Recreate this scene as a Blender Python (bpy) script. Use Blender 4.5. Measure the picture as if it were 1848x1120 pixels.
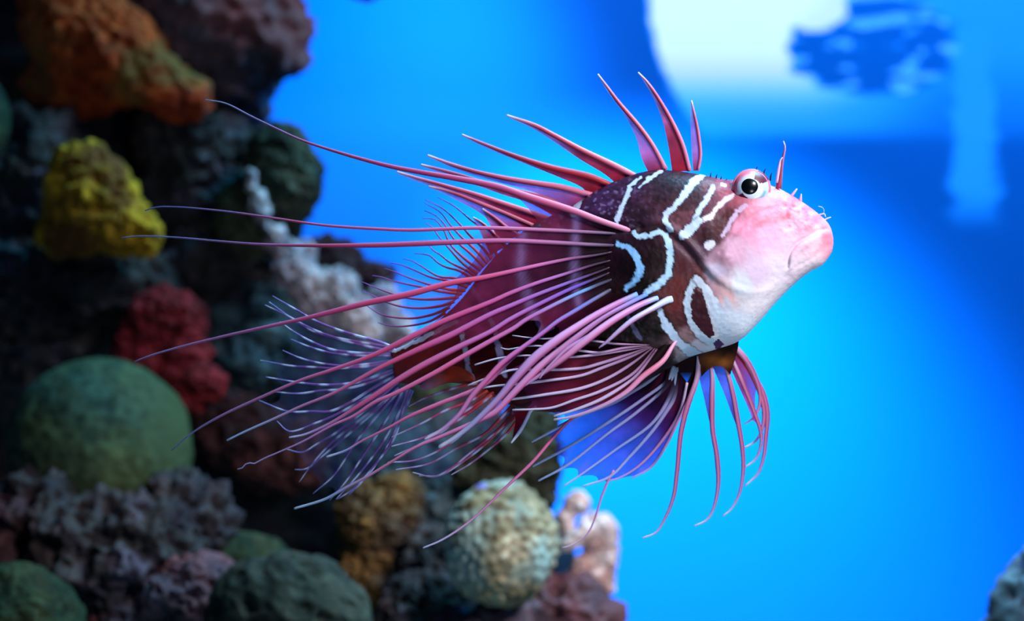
import bpy, bmesh, math, random
import numpy as np
from mathutils import Vector, noise as mnoise

random.seed(7); RNG = np.random.default_rng(7)
for o in list(bpy.data.objects): bpy.data.objects.remove(o)
SC = bpy.context.scene
COL = SC.collection

# ------------------------------------------------------------------ camera
IW, IH = 1848, 1120
S = 0.000216                    # metres per image pixel at the fish
D = 0.60                        # camera to fish
ZC = 0.42                       # camera height over the tank floor
WALL_Y = 0.75                   # back wall of the tank
cam_d = bpy.data.cameras.new('camera'); cam = bpy.data.objects.new('camera', cam_d); COL.objects.link(cam)
cam.location = (0, -D, ZC); cam.rotation_euler = (math.pi/2, 0, 0)
cam_d.sensor_width = 36.0; cam_d.lens = 36.0*D/(IW*S); cam_d.clip_start = 0.01; cam_d.clip_end = 50
cam_d.dof.use_dof = True; cam_d.dof.focus_distance = D-0.008; cam_d.dof.aperture_fstop = cam_d.lens/10.5
SC.camera = cam

def W(px, py, y=0.0):
    """world point seen at a pixel, y metres behind the fish"""
    k = (D+y)/D
    return Vector(((px-IW/2)*S*k, y, ZC+(IH/2-py)*S*k))

# ------------------------------------------------------------------ light
SC.view_settings.view_transform = 'Standard'; SC.view_settings.look = 'None'
SC.view_settings.gamma = 1.0; SC.view_settings.use_curve_mapping = False
SC.view_settings.exposure = 0.0
world = bpy.data.worlds.new('water_ambient'); SC.world = world; world.use_nodes = True
bg = world.node_tree.nodes['Background']; bg.inputs[0].default_value = (0.10, 0.22, 0.60, 1); bg.inputs[1].default_value = 0.11

def aim(o, target):
    o.rotation_euler = (Vector(target)-o.location).to_track_quat('-Z', 'Y').to_euler()
def area(name, loc, target, size, power, col, spread=180):
    l = bpy.data.lights.new(name, 'AREA'); l.shape = 'RECTANGLE'; l.size, l.size_y = size; l.energy = power; l.color = col
    l.spread = math.radians(spread)
    o = bpy.data.objects.new(name, l); COL.objects.link(o); o.location = loc; aim(o, target); return o
def spot(name, loc, target, angle, blend, power, col, radius=0.02):
    l = bpy.data.lights.new(name, 'SPOT'); l.energy = power; l.color = col; l.spot_size = math.radians(angle)
    l.spot_blend = blend; l.shadow_soft_size = radius
    o = bpy.data.objects.new(name, l); COL.objects.link(o); o.location = loc; aim(o, target); return o

spot('tank_lamp_front', (0.45, -0.45, ZC+0.46), W(1310, 470, 0), 28, 1.0, 36, (0.95, 0.93, 1.0), 0.07)
area('tank_lamp_top', (0.34, 0.16, ZC+0.60), W(1060, 640, 0.10), (0.35, 0.2), 2.0, (0.74, 0.87, 1.0), 100)
spot('chin_fill_spot', (0.42, -1.00, ZC-0.32), W(1320, 520, 0), 19, 1.0, 18, (0.90, 0.94, 1.0), 0.08)  # added fill, brightens the fish's chin and head from below
BLUE = (0.0, 0.60, 1.0)
spot('wall_wash_low', W(860, -420, 0.34), W(1220, 860, WALL_Y), 58, 1.0, 140, BLUE, 0.03)
spot('wall_wash_high', W(1050, -560, 0.40), W(640, 240, WALL_Y), 64, 1.0, 27, BLUE, 0.03)
area('wall_fill', (0.55, 0.35, 1.35), (0.25, WALL_Y, 0.35), (0.8, 0.2), 20, BLUE)

# ------------------------------------------------------------------ helpers
def lin(c):
    c = np.asarray(c, float)/255.0
    return np.where(c <= 0.04045, c/12.92, ((c+0.055)/1.055)**2.4)
def l4(c): return tuple(lin(c))+(1.0,)

def _hash(i, j, k):
    h = (i*374761393 + j*668265263 + k*2147483647*3 + 1013904223) & 0xffffffff
    h = ((h ^ (h >> 13))*1274126177) & 0xffffffff
    h = ((h ^ (h >> 16))*2246822519) & 0xffffffff
    return ((h ^ (h >> 15)) & 0xffffff)/float(0xffffff)
def vnoise(p):
    p = np.asarray(p, float); f = np.floor(p); i = f.astype(np.int64); t = p-f; t = t*t*(3-2*t)
    r = 0
    for a in (0, 1):
        for b in (0, 1):
            for c in (0, 1):
                w = (t[:, 0] if a else 1-t[:, 0])*(t[:, 1] if b else 1-t[:, 1])*(t[:, 2] if c else 1-t[:, 2])
                r = r + w*_hash(i[:, 0]+a, i[:, 1]+b, i[:, 2]+c)
    return r*2-1
def fbm(p, octv=4, gain=0.5):
    r = 0; a = 1.0; p = np.asarray(p, float)
    for k in range(octv):
        r = r + a*vnoise(p*(2.03**k)+17.3*k); a *= gain
    return r

def catmull(pts, n):
    """smooth curve through points of any dimension, sampled evenly by length; returns n points"""
    P = np.asarray(pts, float)
    if len(P) == 2:
        return P[0]+(P[1]-P[0])*np.linspace(0, 1, n)[:, None]
    d = np.concatenate([[0], np.cumsum(np.sqrt(np.linalg.norm(np.diff(P[:, :2], axis=0), axis=1))+1e-6)])
    Q = np.vstack([2*P[0]-P[1], P, 2*P[-1]-P[-2]])
    tq = np.concatenate([[-d[1]], d, [2*d[-1]-d[-2]]])
    out = []
    for s in range(len(P)-1):
        t0, t1, t2, t3 = tq[s:s+4]; p0, p1, p2, p3 = Q[s:s+4]
        t = np.linspace(t1, t2, 24, endpoint=(s == len(P)-2))[:, None]
        a1 = (t1-t)/(t1-t0)*p0+(t-t0)/(t1-t0)*p1; a2 = (t2-t)/(t2-t1)*p1+(t-t1)/(t2-t1)*p2; a3 = (t3-t)/(t3-t2)*p2+(t-t2)/(t3-t2)*p3
        b1 = (t2-t)/(t2-t0)*a1+(t-t0)/(t2-t0)*a2; b2 = (t3-t)/(t3-t1)*a2+(t-t1)/(t3-t1)*a3
        out.append((t2-t)/(t2-t1)*b1+(t-t1)/(t2-t1)*b2)
    C = np.vstack(out)
    L = np.concatenate([[0], np.cumsum(np.linalg.norm(np.diff(C[:, :2], axis=0), axis=1))])
    u = np.linspace(0, L[-1], n)
    return np.stack([np.interp(u, L, C[:, k]) for k in range(C.shape[1])], 1)

def seg_dist(P, poly, width=None):
    """distance of 2-D points to a polyline, and the interpolated width there"""
    poly = np.asarray(poly, float); best = np.full(len(P), 1e9); wd = np.zeros(len(P))
    for k in range(len(poly)-1):
        a = poly[k, :2]; b = poly[k+1, :2]; ab = b-a
        t = np.clip(((P-a)@ab)/(ab@ab+1e-9), 0, 1)
        d = np.linalg.norm(P-(a+t[:, None]*ab), axis=1)
        m = d < best; best[m] = d[m]
        if poly.shape[1] > 2: wd[m] = (poly[k, 2]+t*(poly[k+1, 2]-poly[k, 2]))[m]
    return best, wd
def in_poly(P, poly):
    r = np.zeros(len(P), bool); n = len(poly)
    for i in range(n):
        x1, y1 = poly[i]; x2, y2 = poly[(i+1) % n]
        c = ((y1 > P[:, 1]) != (y2 > P[:, 1])) & (P[:, 0] < (x2-x1)*(P[:, 1]-y1)/(y2-y1+1e-12)+x1)
        r ^= c
    return r
def sstep(a, b, x):
    t = np.clip((x-a)/(b-a), 0, 1); return t*t*(3-2*t)

def mesh_obj(name, verts, faces, mat, parent=None, cols=None, smooth=True, loc=None):
    me = bpy.data.meshes.new(name)
    verts = np.asarray(verts, float)
    me.from_pydata([tuple(v) for v in verts], [], faces); me.update()
    if smooth: me.polygons.foreach_set('use_smooth', [True]*len(me.polygons))
    if cols is not None:
        a = me.color_attributes.new('Col', 'FLOAT_COLOR', 'POINT')
        c = np.ones((len(verts), 4)); c[:, :cols.shape[1]] = cols
        a.data.foreach_set('color', c.ravel())
    if mat: me.materials.append(mat)
    o = bpy.data.objects.new(name, me); COL.objects.link(o)
    if parent: o.parent = parent
    if loc is not None: o.location = loc
    return o
def tag(o, label=None, cat=None, group=None, kind=None):
    if label: o['label'] = label
    if cat: o['category'] = cat
    if group: o['group'] = group
    if kind: o['kind'] = kind
    return o

# ------------------------------------------------------------------ materials
def new_mat(name):
    m = bpy.data.materials.new(name); m.use_nodes = True
    nt = m.node_tree; b = nt.nodes['Principled BSDF']; return m, nt, b
def N(nt, t, **kw):
    n = nt.nodes.new(t)
    for k, v in kw.items(): setattr(n, k, v)
    return n

def skin_mat():
    m, nt, b = new_mat('fish_skin')
    at = N(nt, 'ShaderNodeAttribute', attribute_name='Col')
    tc = N(nt, 'ShaderNodeTexCoord')
    vo = N(nt, 'ShaderNodeTexVoronoi'); vo.inputs['Scale'].default_value = 520; nt.links.new(tc.outputs['Object'], vo.inputs['Vector'])
    no = N(nt, 'ShaderNodeTexNoise'); no.inputs['Scale'].default_value = 420; no.inputs['Detail'].default_value = 4; nt.links.new(tc.outputs['Object'], no.inputs['Vector'])
    ad = N(nt, 'ShaderNodeMath', operation='ADD'); nt.links.new(vo.outputs['Distance'], ad.inputs[0]); nt.links.new(no.outputs['Fac'], ad.inputs[1])
    bp = N(nt, 'ShaderNodeBump'); bp.inputs['Strength'].default_value = 0.20; bp.inputs['Distance'].default_value = 0.0006
    nt.links.new(ad.outputs[0], bp.inputs['Height']); nt.links.new(bp.outputs[0], b.inputs['Normal'])
    nt.links.new(at.outputs['Color'], b.inputs['Base Color'])
    b.inputs['Roughness'].default_value = 0.45; b.inputs['Specular IOR Level'].default_value = 0.14
    return m
def ray_mat():
    m, nt, b = new_mat('fin_ray')
    at = N(nt, 'ShaderNodeAttribute', attribute_name='Col')
    nt.links.new(at.outputs['Color'], b.inputs['Base Color'])
    b.inputs['Roughness'].default_value = 0.42; b.inputs['Specular IOR Level'].default_value = 0.35
    return m
def membrane_mat():
    m, nt, b = new_mat('fin_membrane')
    at = N(nt, 'ShaderNodeAttribute', attribute_name='Col')
    tc = N(nt, 'ShaderNodeTexCoord')
    no = N(nt, 'ShaderNodeTexNoise'); no.inputs['Scale'].default_value = 160; no.inputs['Detail'].default_value = 3; nt.links.new(tc.outputs['Object'], no.inputs['Vector'])
    mr = N(nt, 'ShaderNodeMapRange'); mr.inputs[1].default_value = 0.3; mr.inputs[2].default_value = 0.7; mr.inputs[3].default_value = 0.7; mr.inputs[4].default_value = 1.25
    nt.links.new(no.outputs['Fac'], mr.inputs[0])
    mx = N(nt, 'ShaderNodeVectorMath', operation='SCALE'); nt.links.new(at.outputs['Color'], mx.inputs[0]); nt.links.new(mr.outputs[0], mx.inputs['Scale'])
    tl = N(nt, 'ShaderNodeBsdfTranslucent'); nt.links.new(mx.outputs[0], tl.inputs[0]); nt.links.new(mx.outputs[0], b.inputs['Base Color'])
    b.inputs['Roughness'].default_value = 0.55; b.inputs['Specular IOR Level'].default_value = 0.06
    m1 = N(nt, 'ShaderNodeMixShader'); m1.inputs[0].default_value = 0.30; nt.links.new(b.outputs[0], m1.inputs[1]); nt.links.new(tl.outputs[0], m1.inputs[2])
    tr = N(nt, 'ShaderNodeBsdfTransparent'); tr.inputs[0].default_value = (1, 1, 1, 1)
    m2 = N(nt, 'ShaderNodeMixShader'); nt.links.new(at.outputs['Alpha'], m2.inputs[0]); nt.links.new(tr.outputs[0], m2.inputs[1]); nt.links.new(m1.outputs[0], m2.inputs[2])
    nt.links.new(m2.outputs[0], nt.nodes['Material Output'].inputs[0])
    return m
def plain_mat(name, col, rough=0.5, spec=0.4):
    m, nt, b = new_mat(name); b.inputs['Base Color'].default_value = l4(col); b.inputs['Roughness'].default_value = rough
    b.inputs['Specular IOR Level'].default_value = spec; return m
SKIN, RAY, MEMB = skin_mat(), ray_mat(), membrane_mat()
PUPIL = plain_mat('pupil_black', (4, 5, 10), 0.25, 0.3)

def rock_mat(name, cols, scale=22, bump=0.6, fine=110, rough=0.85, patch=None, patch_amt=0.0):
    """mottled encrusted stone: colours mixed by two noises, fine grain and relief"""
    m, nt, b = new_mat(name)
    tc = N(nt, 'ShaderNodeTexCoord')
    n1 = N(nt, 'ShaderNodeTexNoise'); n1.inputs['Scale'].default_value = scale; n1.inputs['Detail'].default_value = 6; n1.inputs['Roughness'].default_value = 0.62
    n1.inputs['Distortion'].default_value = 0.5
    nt.links.new(tc.outputs['Object'], n1.inputs['Vector'])
    cr = N(nt, 'ShaderNodeValToRGB'); el = cr.color_ramp.elements
    k = len(cols)
    for i, c in enumerate(cols):
        p = 0.30+0.42*i/max(1, k-1)
        if i < 2: e = el[i]; e.position = p
        else: e = el.new(p)
        e.color = l4(c)
    nt.links.new(n1.outputs['Fac'], cr.inputs[0])
    n2 = N(nt, 'ShaderNodeTexNoise'); n2.inputs['Scale'].default_value = fine; n2.inputs['Detail'].default_value = 5
    nt.links.new(tc.outputs['Object'], n2.inputs['Vector'])
    mr = N(nt, 'ShaderNodeMapRange'); mr.inputs[1].default_value = 0.3; mr.inputs[2].default_value = 0.72; mr.inputs[3].default_value = 0.45; mr.inputs[4].default_value = 1.5
    nt.links.new(n2.outputs['Fac'], mr.inputs[0])
    sc = N(nt, 'ShaderNodeVectorMath', operation='SCALE'); nt.links.new(cr.outputs[0], sc.inputs[0]); nt.links.new(mr.outputs[0], sc.inputs['Scale'])
    out = sc.outputs[0]
    if patch:
        n3 = N(nt, 'ShaderNodeTexNoise'); n3.inputs['Scale'].default_value = scale*0.7; n3.inputs['Detail'].default_value = 3; n3.noise_dimensions = '4D'; n3.inputs['W'].default_value = 5.3
        nt.links.new(tc.outputs['Object'], n3.inputs['Vector'])
        r3 = N(nt, 'ShaderNodeMapRange'); r3.inputs[1].default_value = 0.56-patch_amt*0.1; r3.inputs[2].default_value = 0.66-patch_amt*0.1
        nt.links.new(n3.outputs['Fac'], r3.inputs[0])
        mx = N(nt, 'ShaderNodeMix', data_type='RGBA'); nt.links.new(r3.outputs[0], mx.inputs[0]); nt.links.new(out, mx.inputs[6]); mx.inputs[7].default_value = l4(patch)
        out = mx.outputs[2]
    nt.links.new(out, b.inputs['Base Color'])
    bp = N(nt, 'ShaderNodeBump'); bp.inputs['Strength'].default_value = bump; bp.inputs['Distance'].default_value = 0.004
    nt.links.new(n2.outputs['Fac'], bp.inputs['Height']); nt.links.new(bp.outputs[0], b.inputs['Normal'])
    b.inputs['Roughness'].default_value = rough; b.inputs['Specular IOR Level'].default_value = 0.2
    return m

# ------------------------------------------------------------------ the tank
def slab(name, x0, x1, y0, y1, z0, z1, mat):
    v = [(x, y, z) for x in (x0, x1) for y in (y0, y1) for z in (z0, z1)]
    f = [(0, 1, 3, 2), (4, 6, 7, 5), (0, 4, 5, 1), (2, 3, 7, 6), (0, 2, 6, 4), (1, 5, 7, 3)]
    return mesh_obj(name, v, f, mat, smooth=False)
m, nt, b = new_mat('blue_tank_wall')
tc = N(nt, 'ShaderNodeTexCoord'); nn = N(nt, 'ShaderNodeTexNoise'); nn.inputs['Scale'].default_value = 3.0; nn.inputs['Detail'].default_value = 4
nt.links.new(tc.outputs['Object'], nn.inputs['Vector'])
cr = N(nt, 'ShaderNodeValToRGB'); cr.color_ramp.elements[0].color = (0.050, 0.150, 0.62, 1); cr.color_ramp.elements[1].color = (0.055, 0.170, 0.66, 1)
nt.links.new(nn.outputs['Fac'], cr.inputs[0]); nt.links.new(cr.outputs[0], b.inputs['Base Color'])
b.inputs['Roughness'].default_value = 1.0; b.inputs['Specular IOR Level'].default_value = 0.0
tag(slab('wall_back', -1.6, 1.6, WALL_Y, WALL_Y+0.04, -0.02, 1.7, m), kind='structure')
sand = rock_mat('pale_sand', [(120, 120, 120), (165, 160, 150), (190, 185, 175)], 60, 0.4, 400)
tag(slab('floor', -1.6, 1.6, -1.2, WALL_Y, -0.02, 0.0, sand), kind='structure')

# added unseen lamp whose node pattern throws a bright broken patch on the wall
def gobo_lamp():
    l = bpy.data.lights.new('gobo_lamp', 'POINT'); l.energy = 1.0; l.shadow_soft_size = 0.0; l.use_nodes = True
    o = bpy.data.objects.new('gobo_lamp', l); COL.objects.link(o)
    h = 0.28; o.location = W(1560, -330, WALL_Y-h)
    o.location.y = WALL_Y-h
    k = (D+WALL_Y)/D*S
    lx, lz = o.location.x, o.location.z
    nt = l.node_tree; em = [n for n in nt.nodes if n.type == 'EMISSION'][0]
    L = nt.links
    tc = N(nt, 'ShaderNodeTexCoord'); sp = N(nt, 'ShaderNodeSeparateXYZ'); L.new(tc.outputs['Normal'], sp.inputs[0])
    def M(op, a, b=None, c=None):
        n = N(nt, 'ShaderNodeMath', operation=op)
        for i, v in enumerate((a, b, c)):
            if v is None: continue
            if isinstance(v, (int, float)): n.inputs[i].default_value = v
            else: L.new(v, n.inputs[i])
        return n.outputs[0]
    def SS(x, a, b):
        n = N(nt, 'ShaderNodeMapRange', interpolation_type='SMOOTHSTEP'); L.new(x, n.inputs[0]); n.inputs[1].default_value = a; n.inputs[2].default_value = b
        return n.outputs[0]
    ny = M('MAXIMUM', sp.outputs[1], 0.05)
    u0 = M('ADD', M('MULTIPLY', M('DIVIDE', sp.outputs[0], ny), h/k), lx/k+IW/2)       # position of the light on the wall
    v0 = M('SUBTRACT', IH/2-(lz-ZC)/k, M('MULTIPLY', M('DIVIDE', sp.outputs[2], ny), h/k))
    def noise(su, sv, w, detail=2):
        cb = N(nt, 'ShaderNodeCombineXYZ'); L.new(M('DIVIDE', u0, su), cb.inputs[0]); L.new(M('DIVIDE', v0, sv), cb.inputs[1]); cb.inputs[2].default_value = w
        n = N(nt, 'ShaderNodeTexNoise'); n.inputs['Scale'].default_value = 1; n.inputs['Detail'].default_value = detail; L.new(cb.outputs[0], n.inputs['Vector'])
        return n.outputs['Fac']
    u = M('ADD', u0, M('MULTIPLY', M('SUBTRACT', noise(45, 28, 1.7), 0.5), 60))
    v = M('ADD', v0, M('MULTIPLY', M('SUBTRACT', noise(70, 22, 4.1), 0.5), 34))
    left = SS(M('SUBTRACT', M('ADD', u0, M('MULTIPLY', M('SUBTRACT', noise(26, 26, 1.7), 0.5), 16)), M('ADD', 1166, M('MULTIPLY', M('MULTIPLY', v0, v0), 0.0016))), 0, 16)
    bot = M('SUBTRACT', 1.0, SS(v0, 225, 262))
    top = N(nt, 'ShaderNodeValToRGB'); L.new(M('DIVIDE', v0, 280), top.inputs[0])
    e = top.color_ramp.elements
    e[0].position = 0.0; e[0].color = (1, 1, 1, 1); e[1].position = 1.0; e[1].color = (0.10,)*3+(1,)
    for p, c in ((0.32, 0.95), (0.5, 0.66), (0.68, 0.32), (0.85, 0.16)): q = e.new(p); q.color = (c, c, c, 1)
    side = M('SUBTRACT', 1.0, M('MULTIPLY', SS(u0, 1430, 1720), 0.84))
    base = M('MULTIPLY', M('MULTIPLY', left, bot), M('MULTIPLY', top.outputs[0], side))
    du = M('DIVIDE', M('SUBTRACT', u, 1580), 172); dv = M('DIVIDE', M('SUBTRACT', v, 82), 100)
    dd = M('ADD', M('MULTIPLY', du, du), M('MULTIPLY', dv, dv))
    hole = M('SUBTRACT', 1.0, SS(dd, 0.72, 0.98))
    lump = M('SUBTRACT', 1.0, SS(M('ADD', M('POWER', M('DIVIDE', M('SUBTRACT', u, 1476), 62), 2.0), M('POWER', M('DIVIDE', M('SUBTRACT', v, 16), 46), 2.0)), 0.7, 1.0))
    fleck = M('MULTIPLY', SS(noise(62, 20, 9.3, 2), 0.56, 0.62), 0.36)
    inner = M('MAXIMUM', fleck, M('MULTIPLY', lump, 0.85))
    a = M('ADD', M('MULTIPLY', base, M('SUBTRACT', 1.0, hole)), M('MULTIPLY', M('MULTIPLY', inner, hole), M('MULTIPLY', left, bot)))
    st = M('MULTIPLY', M('MULTIPLY', SS(u, 1705, 1735), M('SUBTRACT', 1.0, SS(u, 1780, 1812))), M('MULTIPLY', SS(v0, 10, 60), M('SUBTRACT', 1.0, SS(v0, 330, 425))))
    a = M('MAXIMUM', a, M('MULTIPLY', st, 0.17))
    a = M('ADD', a, M('MULTIPLY', M('MULTIPLY', SS(v0, 150, 205), M('SUBTRACT', 1.0, SS(v0, 235, 275))), 0.012))
    a = M('MULTIPLY', a, SS(sp.outputs[1], 0.05, 0.2))
    cr = N(nt, 'ShaderNodeValToRGB'); L.new(a, cr.inputs[0]); e = cr.color_ramp.elements
    e[0].position = 0.05; e[0].color = (0.05, 0.68, 0.8, 1); e[1].position = 0.75; e[1].color = (0.84, 0.38, 0.11, 1)
    q = e.new(0.25); q.color = (0.09, 0.44, 0.45, 1); q = e.new(0.45); q.color = (0.32, 0.42, 0.25, 1)
    comp = M('DIVIDE', a, M('POWER', ny, 3.0))
    L.new(cr.outputs[0], em.inputs[0]); L.new(M('MULTIPLY', comp, 48.0), em.inputs[1])
gobo_lamp()

# ------------------------------------------------------------------ reef: rocks, corals, sponges
def ico(sub):
    bm = bmesh.new(); bmesh.ops.create_icosphere(bm, subdivisions=sub, radius=1.0)
    v = np.array([tuple(x.co) for x in bm.verts]); f = [tuple(x.index for x in p.verts) for p in bm.faces]; bm.free(); return v, f
ICO = {s: ico(s) for s in (2, 3, 4, 5, 6)}

def blob(name, lobes, mat, label, cat, amp=0.10, freq=2.5, octv=5, ridge=0.0, sub=6, voxel=None, knobs=0, knob_amp=0.0, pits=0, pit_amp=0.05, seed=0, group=None):
    """organic lump made of lobes (pixel x, y, metres behind the fish, pixel radii x, y, depth[, tilt])"""
    k0 = 1.0
    c0 = W(lobes[0][0], lobes[0][1], lobes[0][2])
    V = []; F = []; off = 0
    iv, jf = ICO[sub if len(lobes) == 1 else 4]
    R0 = 0
    for lb in lobes:
        px, py, y, rx, ry, rd = lb[:6]; tilt = math.radians(lb[6]) if len(lb) > 6 else 0
        k = (D+y)/D*S; c = W(px, py, y)
        v = iv*np.array([rx*k, rd*k, ry*k]); R0 = max(R0, rx*k, ry*k)
        x = v[:, 0]*math.cos(tilt)-v[:, 2]*math.sin(tilt); z = v[:, 0]*math.sin(tilt)+v[:, 2]*math.cos(tilt)
        v = np.stack([x, v[:, 1], z], 1)+np.array(c-c0)
        V.append(v); F += [tuple(i+off for i in f) for f in jf]; off += len(v)
    V = np.vstack(V)
    if len(lobes) > 1:
        o = mesh_obj('tmp', V, F, None)
        rm = o.modifiers.new('r', 'REMESH'); rm.mode = 'VOXEL'; rm.voxel_size = voxel or R0/16
        sm = o.modifiers.new('s', 'SMOOTH'); sm.iterations = 14; sm.factor = 0.5
        if not voxel or True:
            ss = o.modifiers.new('u', 'SUBSURF'); ss.levels = 1; ss.render_levels = 1
        dg = bpy.context.evaluated_depsgraph_get(); me = bpy.data.meshes.new_from_object(o.evaluated_get(dg))
        V = np.empty(len(me.vertices)*3); me.vertices.foreach_get('co', V); V = V.reshape(-1, 3)
        F = [tuple(p.vertices) for p in me.polygons]
        om = o.data; bpy.data.objects.remove(o); bpy.data.meshes.remove(om); bpy.data.meshes.remove(me)
    tmp = bpy.data.meshes.new('n'); tmp.from_pydata([tuple(v) for v in V], [], F); tmp.update()
    nr = np.empty(len(V)*3); tmp.vertices.foreach_get('normal', nr); nr = nr.reshape(-1, 3); bpy.data.meshes.remove(tmp)
    q = V/R0*freq+seed*13.7
    h = fbm(q, octv, 0.52)*amp
    if ridge: h = h+ridge*(0.5-np.abs(fbm(q*0.9+31, 4, 0.55)))
    h = h+0.30*amp*fbm(q*4.3+7, 3, 0.6)
    h *= R0
    V = V+nr*h[:, None]
    if knobs:
        rs = np.random.default_rng(seed+5); ang = rs.normal(size=(knobs, 3)); ang /= np.linalg.norm(ang, axis=1)[:, None]
        for _ in range(30):                                       # spread the knobs evenly
            dd = ang[:, None]-ang[None]; r2 = (dd**2).sum(2)+np.eye(knobs)
            ang = ang+0.02*(dd/r2[..., None]**1.5).sum(1)/knobs*6; ang /= np.linalg.norm(ang, axis=1)[:, None]
        u = V/np.linalg.norm(V, axis=1)[:, None]
        cosm = np.full(len(V), -1.0); 
        for i in range(0, len(V), 8000): cosm[i:i+8000] = (u[i:i+8000]@ang.T).max(1)
        a = np.arccos(np.clip(cosm, -1, 1)); w = 1.35/math.sqrt(knobs)
        V = V+nr*(knob_amp*R0*np.exp(-(a/w)**2))[:, None]
    if pits:
        rs = np.random.default_rng(seed+9); ang = rs.normal(size=(pits, 3)); ang /= np.linalg.norm(ang, axis=1)[:, None]
        u = V/np.linalg.norm(V, axis=1)[:, None]; a = np.arccos(np.clip((u@ang.T).max(1), -1, 1))
        V = V-nr*(pit_amp*R0*np.exp(-(a/0.10)**4))[:, None]
    # nothing sinks through the tank floor
    V[:, 2] = np.maximum(V[:, 2], 0.001-c0.z)
    o = mesh_obj(name, V, F, mat, loc=c0)
    return tag(o, label, cat, group)

DIRT = (38, 34, 38)
MUD = rock_mat('dark_reef_stone', [(20, 18, 24), (44, 40, 46), (60, 56, 54), (84, 74, 88), (52, 60, 56)], 14, 0.9, 90, patch=(74, 44, 46), patch_amt=0.4)
MAUVE = rock_mat('mauve_stone', [(34, 30, 38), (72, 60, 70), (96, 74, 80), (80, 82, 98), (120, 86, 92)], 16, 0.8, 90, patch=(124, 66, 66), patch_amt=0.5)
OLIVE = rock_mat('olive_stone', [(20, 24, 18), (50, 54, 42), (76, 74, 54), (116, 108, 96)], 18, 0.8, 100)
TEAL = rock_mat('teal_grey_stone', [(14, 22, 30), (40, 58, 68), (66, 88, 96), (112, 118, 112)], 20, 0.8, 90, patch=(84, 84, 58), patch_amt=0.5)
PALE = rock_mat('pale_lavender_crust', [(90, 80, 84), (156, 140, 150), (206, 186, 186), (130, 120, 140)], 34, 0.6, 120)
ORANGE = rock_mat('orange_sponge_skin', [(90, 24, 12), (156, 54, 20), (190, 80, 30), (126, 36, 18)], 24, 0.6, 130, patch=(120, 84, 40), patch_amt=0.6)
YELLOW = rock_mat('yellow_sponge_skin', [(124, 80, 12), (176, 124, 18), (204, 146, 30), (170, 104, 30)], 26, 0.5, 140, patch=(110, 66, 26), patch_amt=0.2)
RED = rock_mat('red_sponge_skin', [(46, 7, 10), (98, 19, 24), (124, 30, 36), (66, 10, 14)], 20, 0.4, 120)
GREEN = rock_mat('green_dome_coral', [(28, 48, 46), (42, 66, 54), (66, 82, 52), (90, 98, 62)], 8, 0.35, 160, patch=(56, 70, 42), patch_amt=0.4)
GREEN2 = rock_mat('green_rough_coral', [(14, 28, 20), (30, 46, 28), (56, 60, 36), (68, 62, 40)], 22, 0.7, 100)
SPOT = rock_mat('spotted_dome_coral', [(24, 26, 24), (54, 54, 44), (84, 78, 62), (46, 52, 48)], 26, 0.6, 110)
RUST = rock_mat('rusty_coral', [(44, 34, 30), (84, 64, 42), (124, 90, 46), (84, 56, 46)], 18, 0.7, 100, patch=DIRT, patch_amt=0.9)
TAN = rock_mat('tan_knob_coral', [(60, 56, 40), (116, 106, 78), (166, 154, 122), (196, 180, 156)], 30, 0.5, 140, patch=(150, 176, 168), patch_amt=0.1)
PINK = rock_mat('pink_soft_coral', [(190, 116, 100), (230, 176, 160), (248, 220, 212), (216, 170, 190)], 30, 0.35, 150)
GREY = rock_mat('speckled_grey_stone', [(70, 84, 92), (110, 124, 132), (150, 150, 160), (120, 92, 116)], 26, 0.7, 100)
MAROON = rock_mat('maroon_stone', [(24, 15, 17), (52, 28, 30), (72, 38, 38), (40, 28, 34)], 22, 0.7, 100)

blob('reef_rock', [(120, 140, 0.52, 330, 260, 260), (190, 480, 0.52, 350, 330, 260), (420, 820, 0.52, 400, 330, 260), (700, 1040, 0.50, 330, 260, 220), (900, 1230, 0.48, 170, 190, 160), (100, 1300, 0.50, 700, 650, 300), (560, 1500, 0.48, 700, 420, 300), (0, -300, 0.52, 520, 400, 260), (-420, 300, 0.54, 420, 560, 260), (-600, 1200, 0.52, 560, 700, 280)],
     MUD, 'huge dark reef rock wall filling the left side behind the corals', 'rock', 0.05, 3.0, 6, 0.09, voxel=0.012, seed=1)
blob('boulder', [(400, 20, 0.40, 150, 120, 110), (490, 60, 0.40, 60, 92, 70), (425, 140, 0.42, 75, 100, 80), (330, -120, 0.42, 230, 160, 130)], MAUVE,
     'grey-mauve boulder at the top of the reef, jutting into the blue', 'rock', 0.08, 4, 5, 0.14, seed=2)
blob('sponge', [(660, -24, 0.40, 40, 26, 26), (580, -50, 0.40, 80, 30, 40)], RED, 'small red sponge tip poking in at the top edge', 'sponge', 0.06, 4, 4, seed=12)
blob('sponge', [(130, 20, 0.36, 100, 110, 60), (200, 90, 0.36, 125, 84, 60, -35), (300, 160, 0.36, 84, 52, 46, -28), (150, 150, 0.37, 110, 60, 50)], ORANGE,
     'large orange-brown sponge with small holes above the yellow sponge', 'sponge', 0.07, 4, 5, 0.10, pits=30, pit_amp=0.09, seed=3)
blob('boulder', [(515, 330, 0.36, 66, 86, 60, -10), (500, 270, 0.36, 56, 46, 50), (470, 390, 0.37, 80, 80, 60)], OLIVE,
     'dark olive boulder with lighter top, bulging into the blue behind the long fin rays', 'rock', 0.08, 4, 5, 0.12, seed=4)
blob('boulder', [(370, 320, 0.40, 120, 130, 80), (330, 250, 0.38, 90, 60, 50), (400, 480, 0.40, 120, 120, 80)], MUD,
     'dark brown-grey rock between the yellow sponge and the olive boulder', 'rock', 0.10, 4, 5, 0.16, seed=5)
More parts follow.
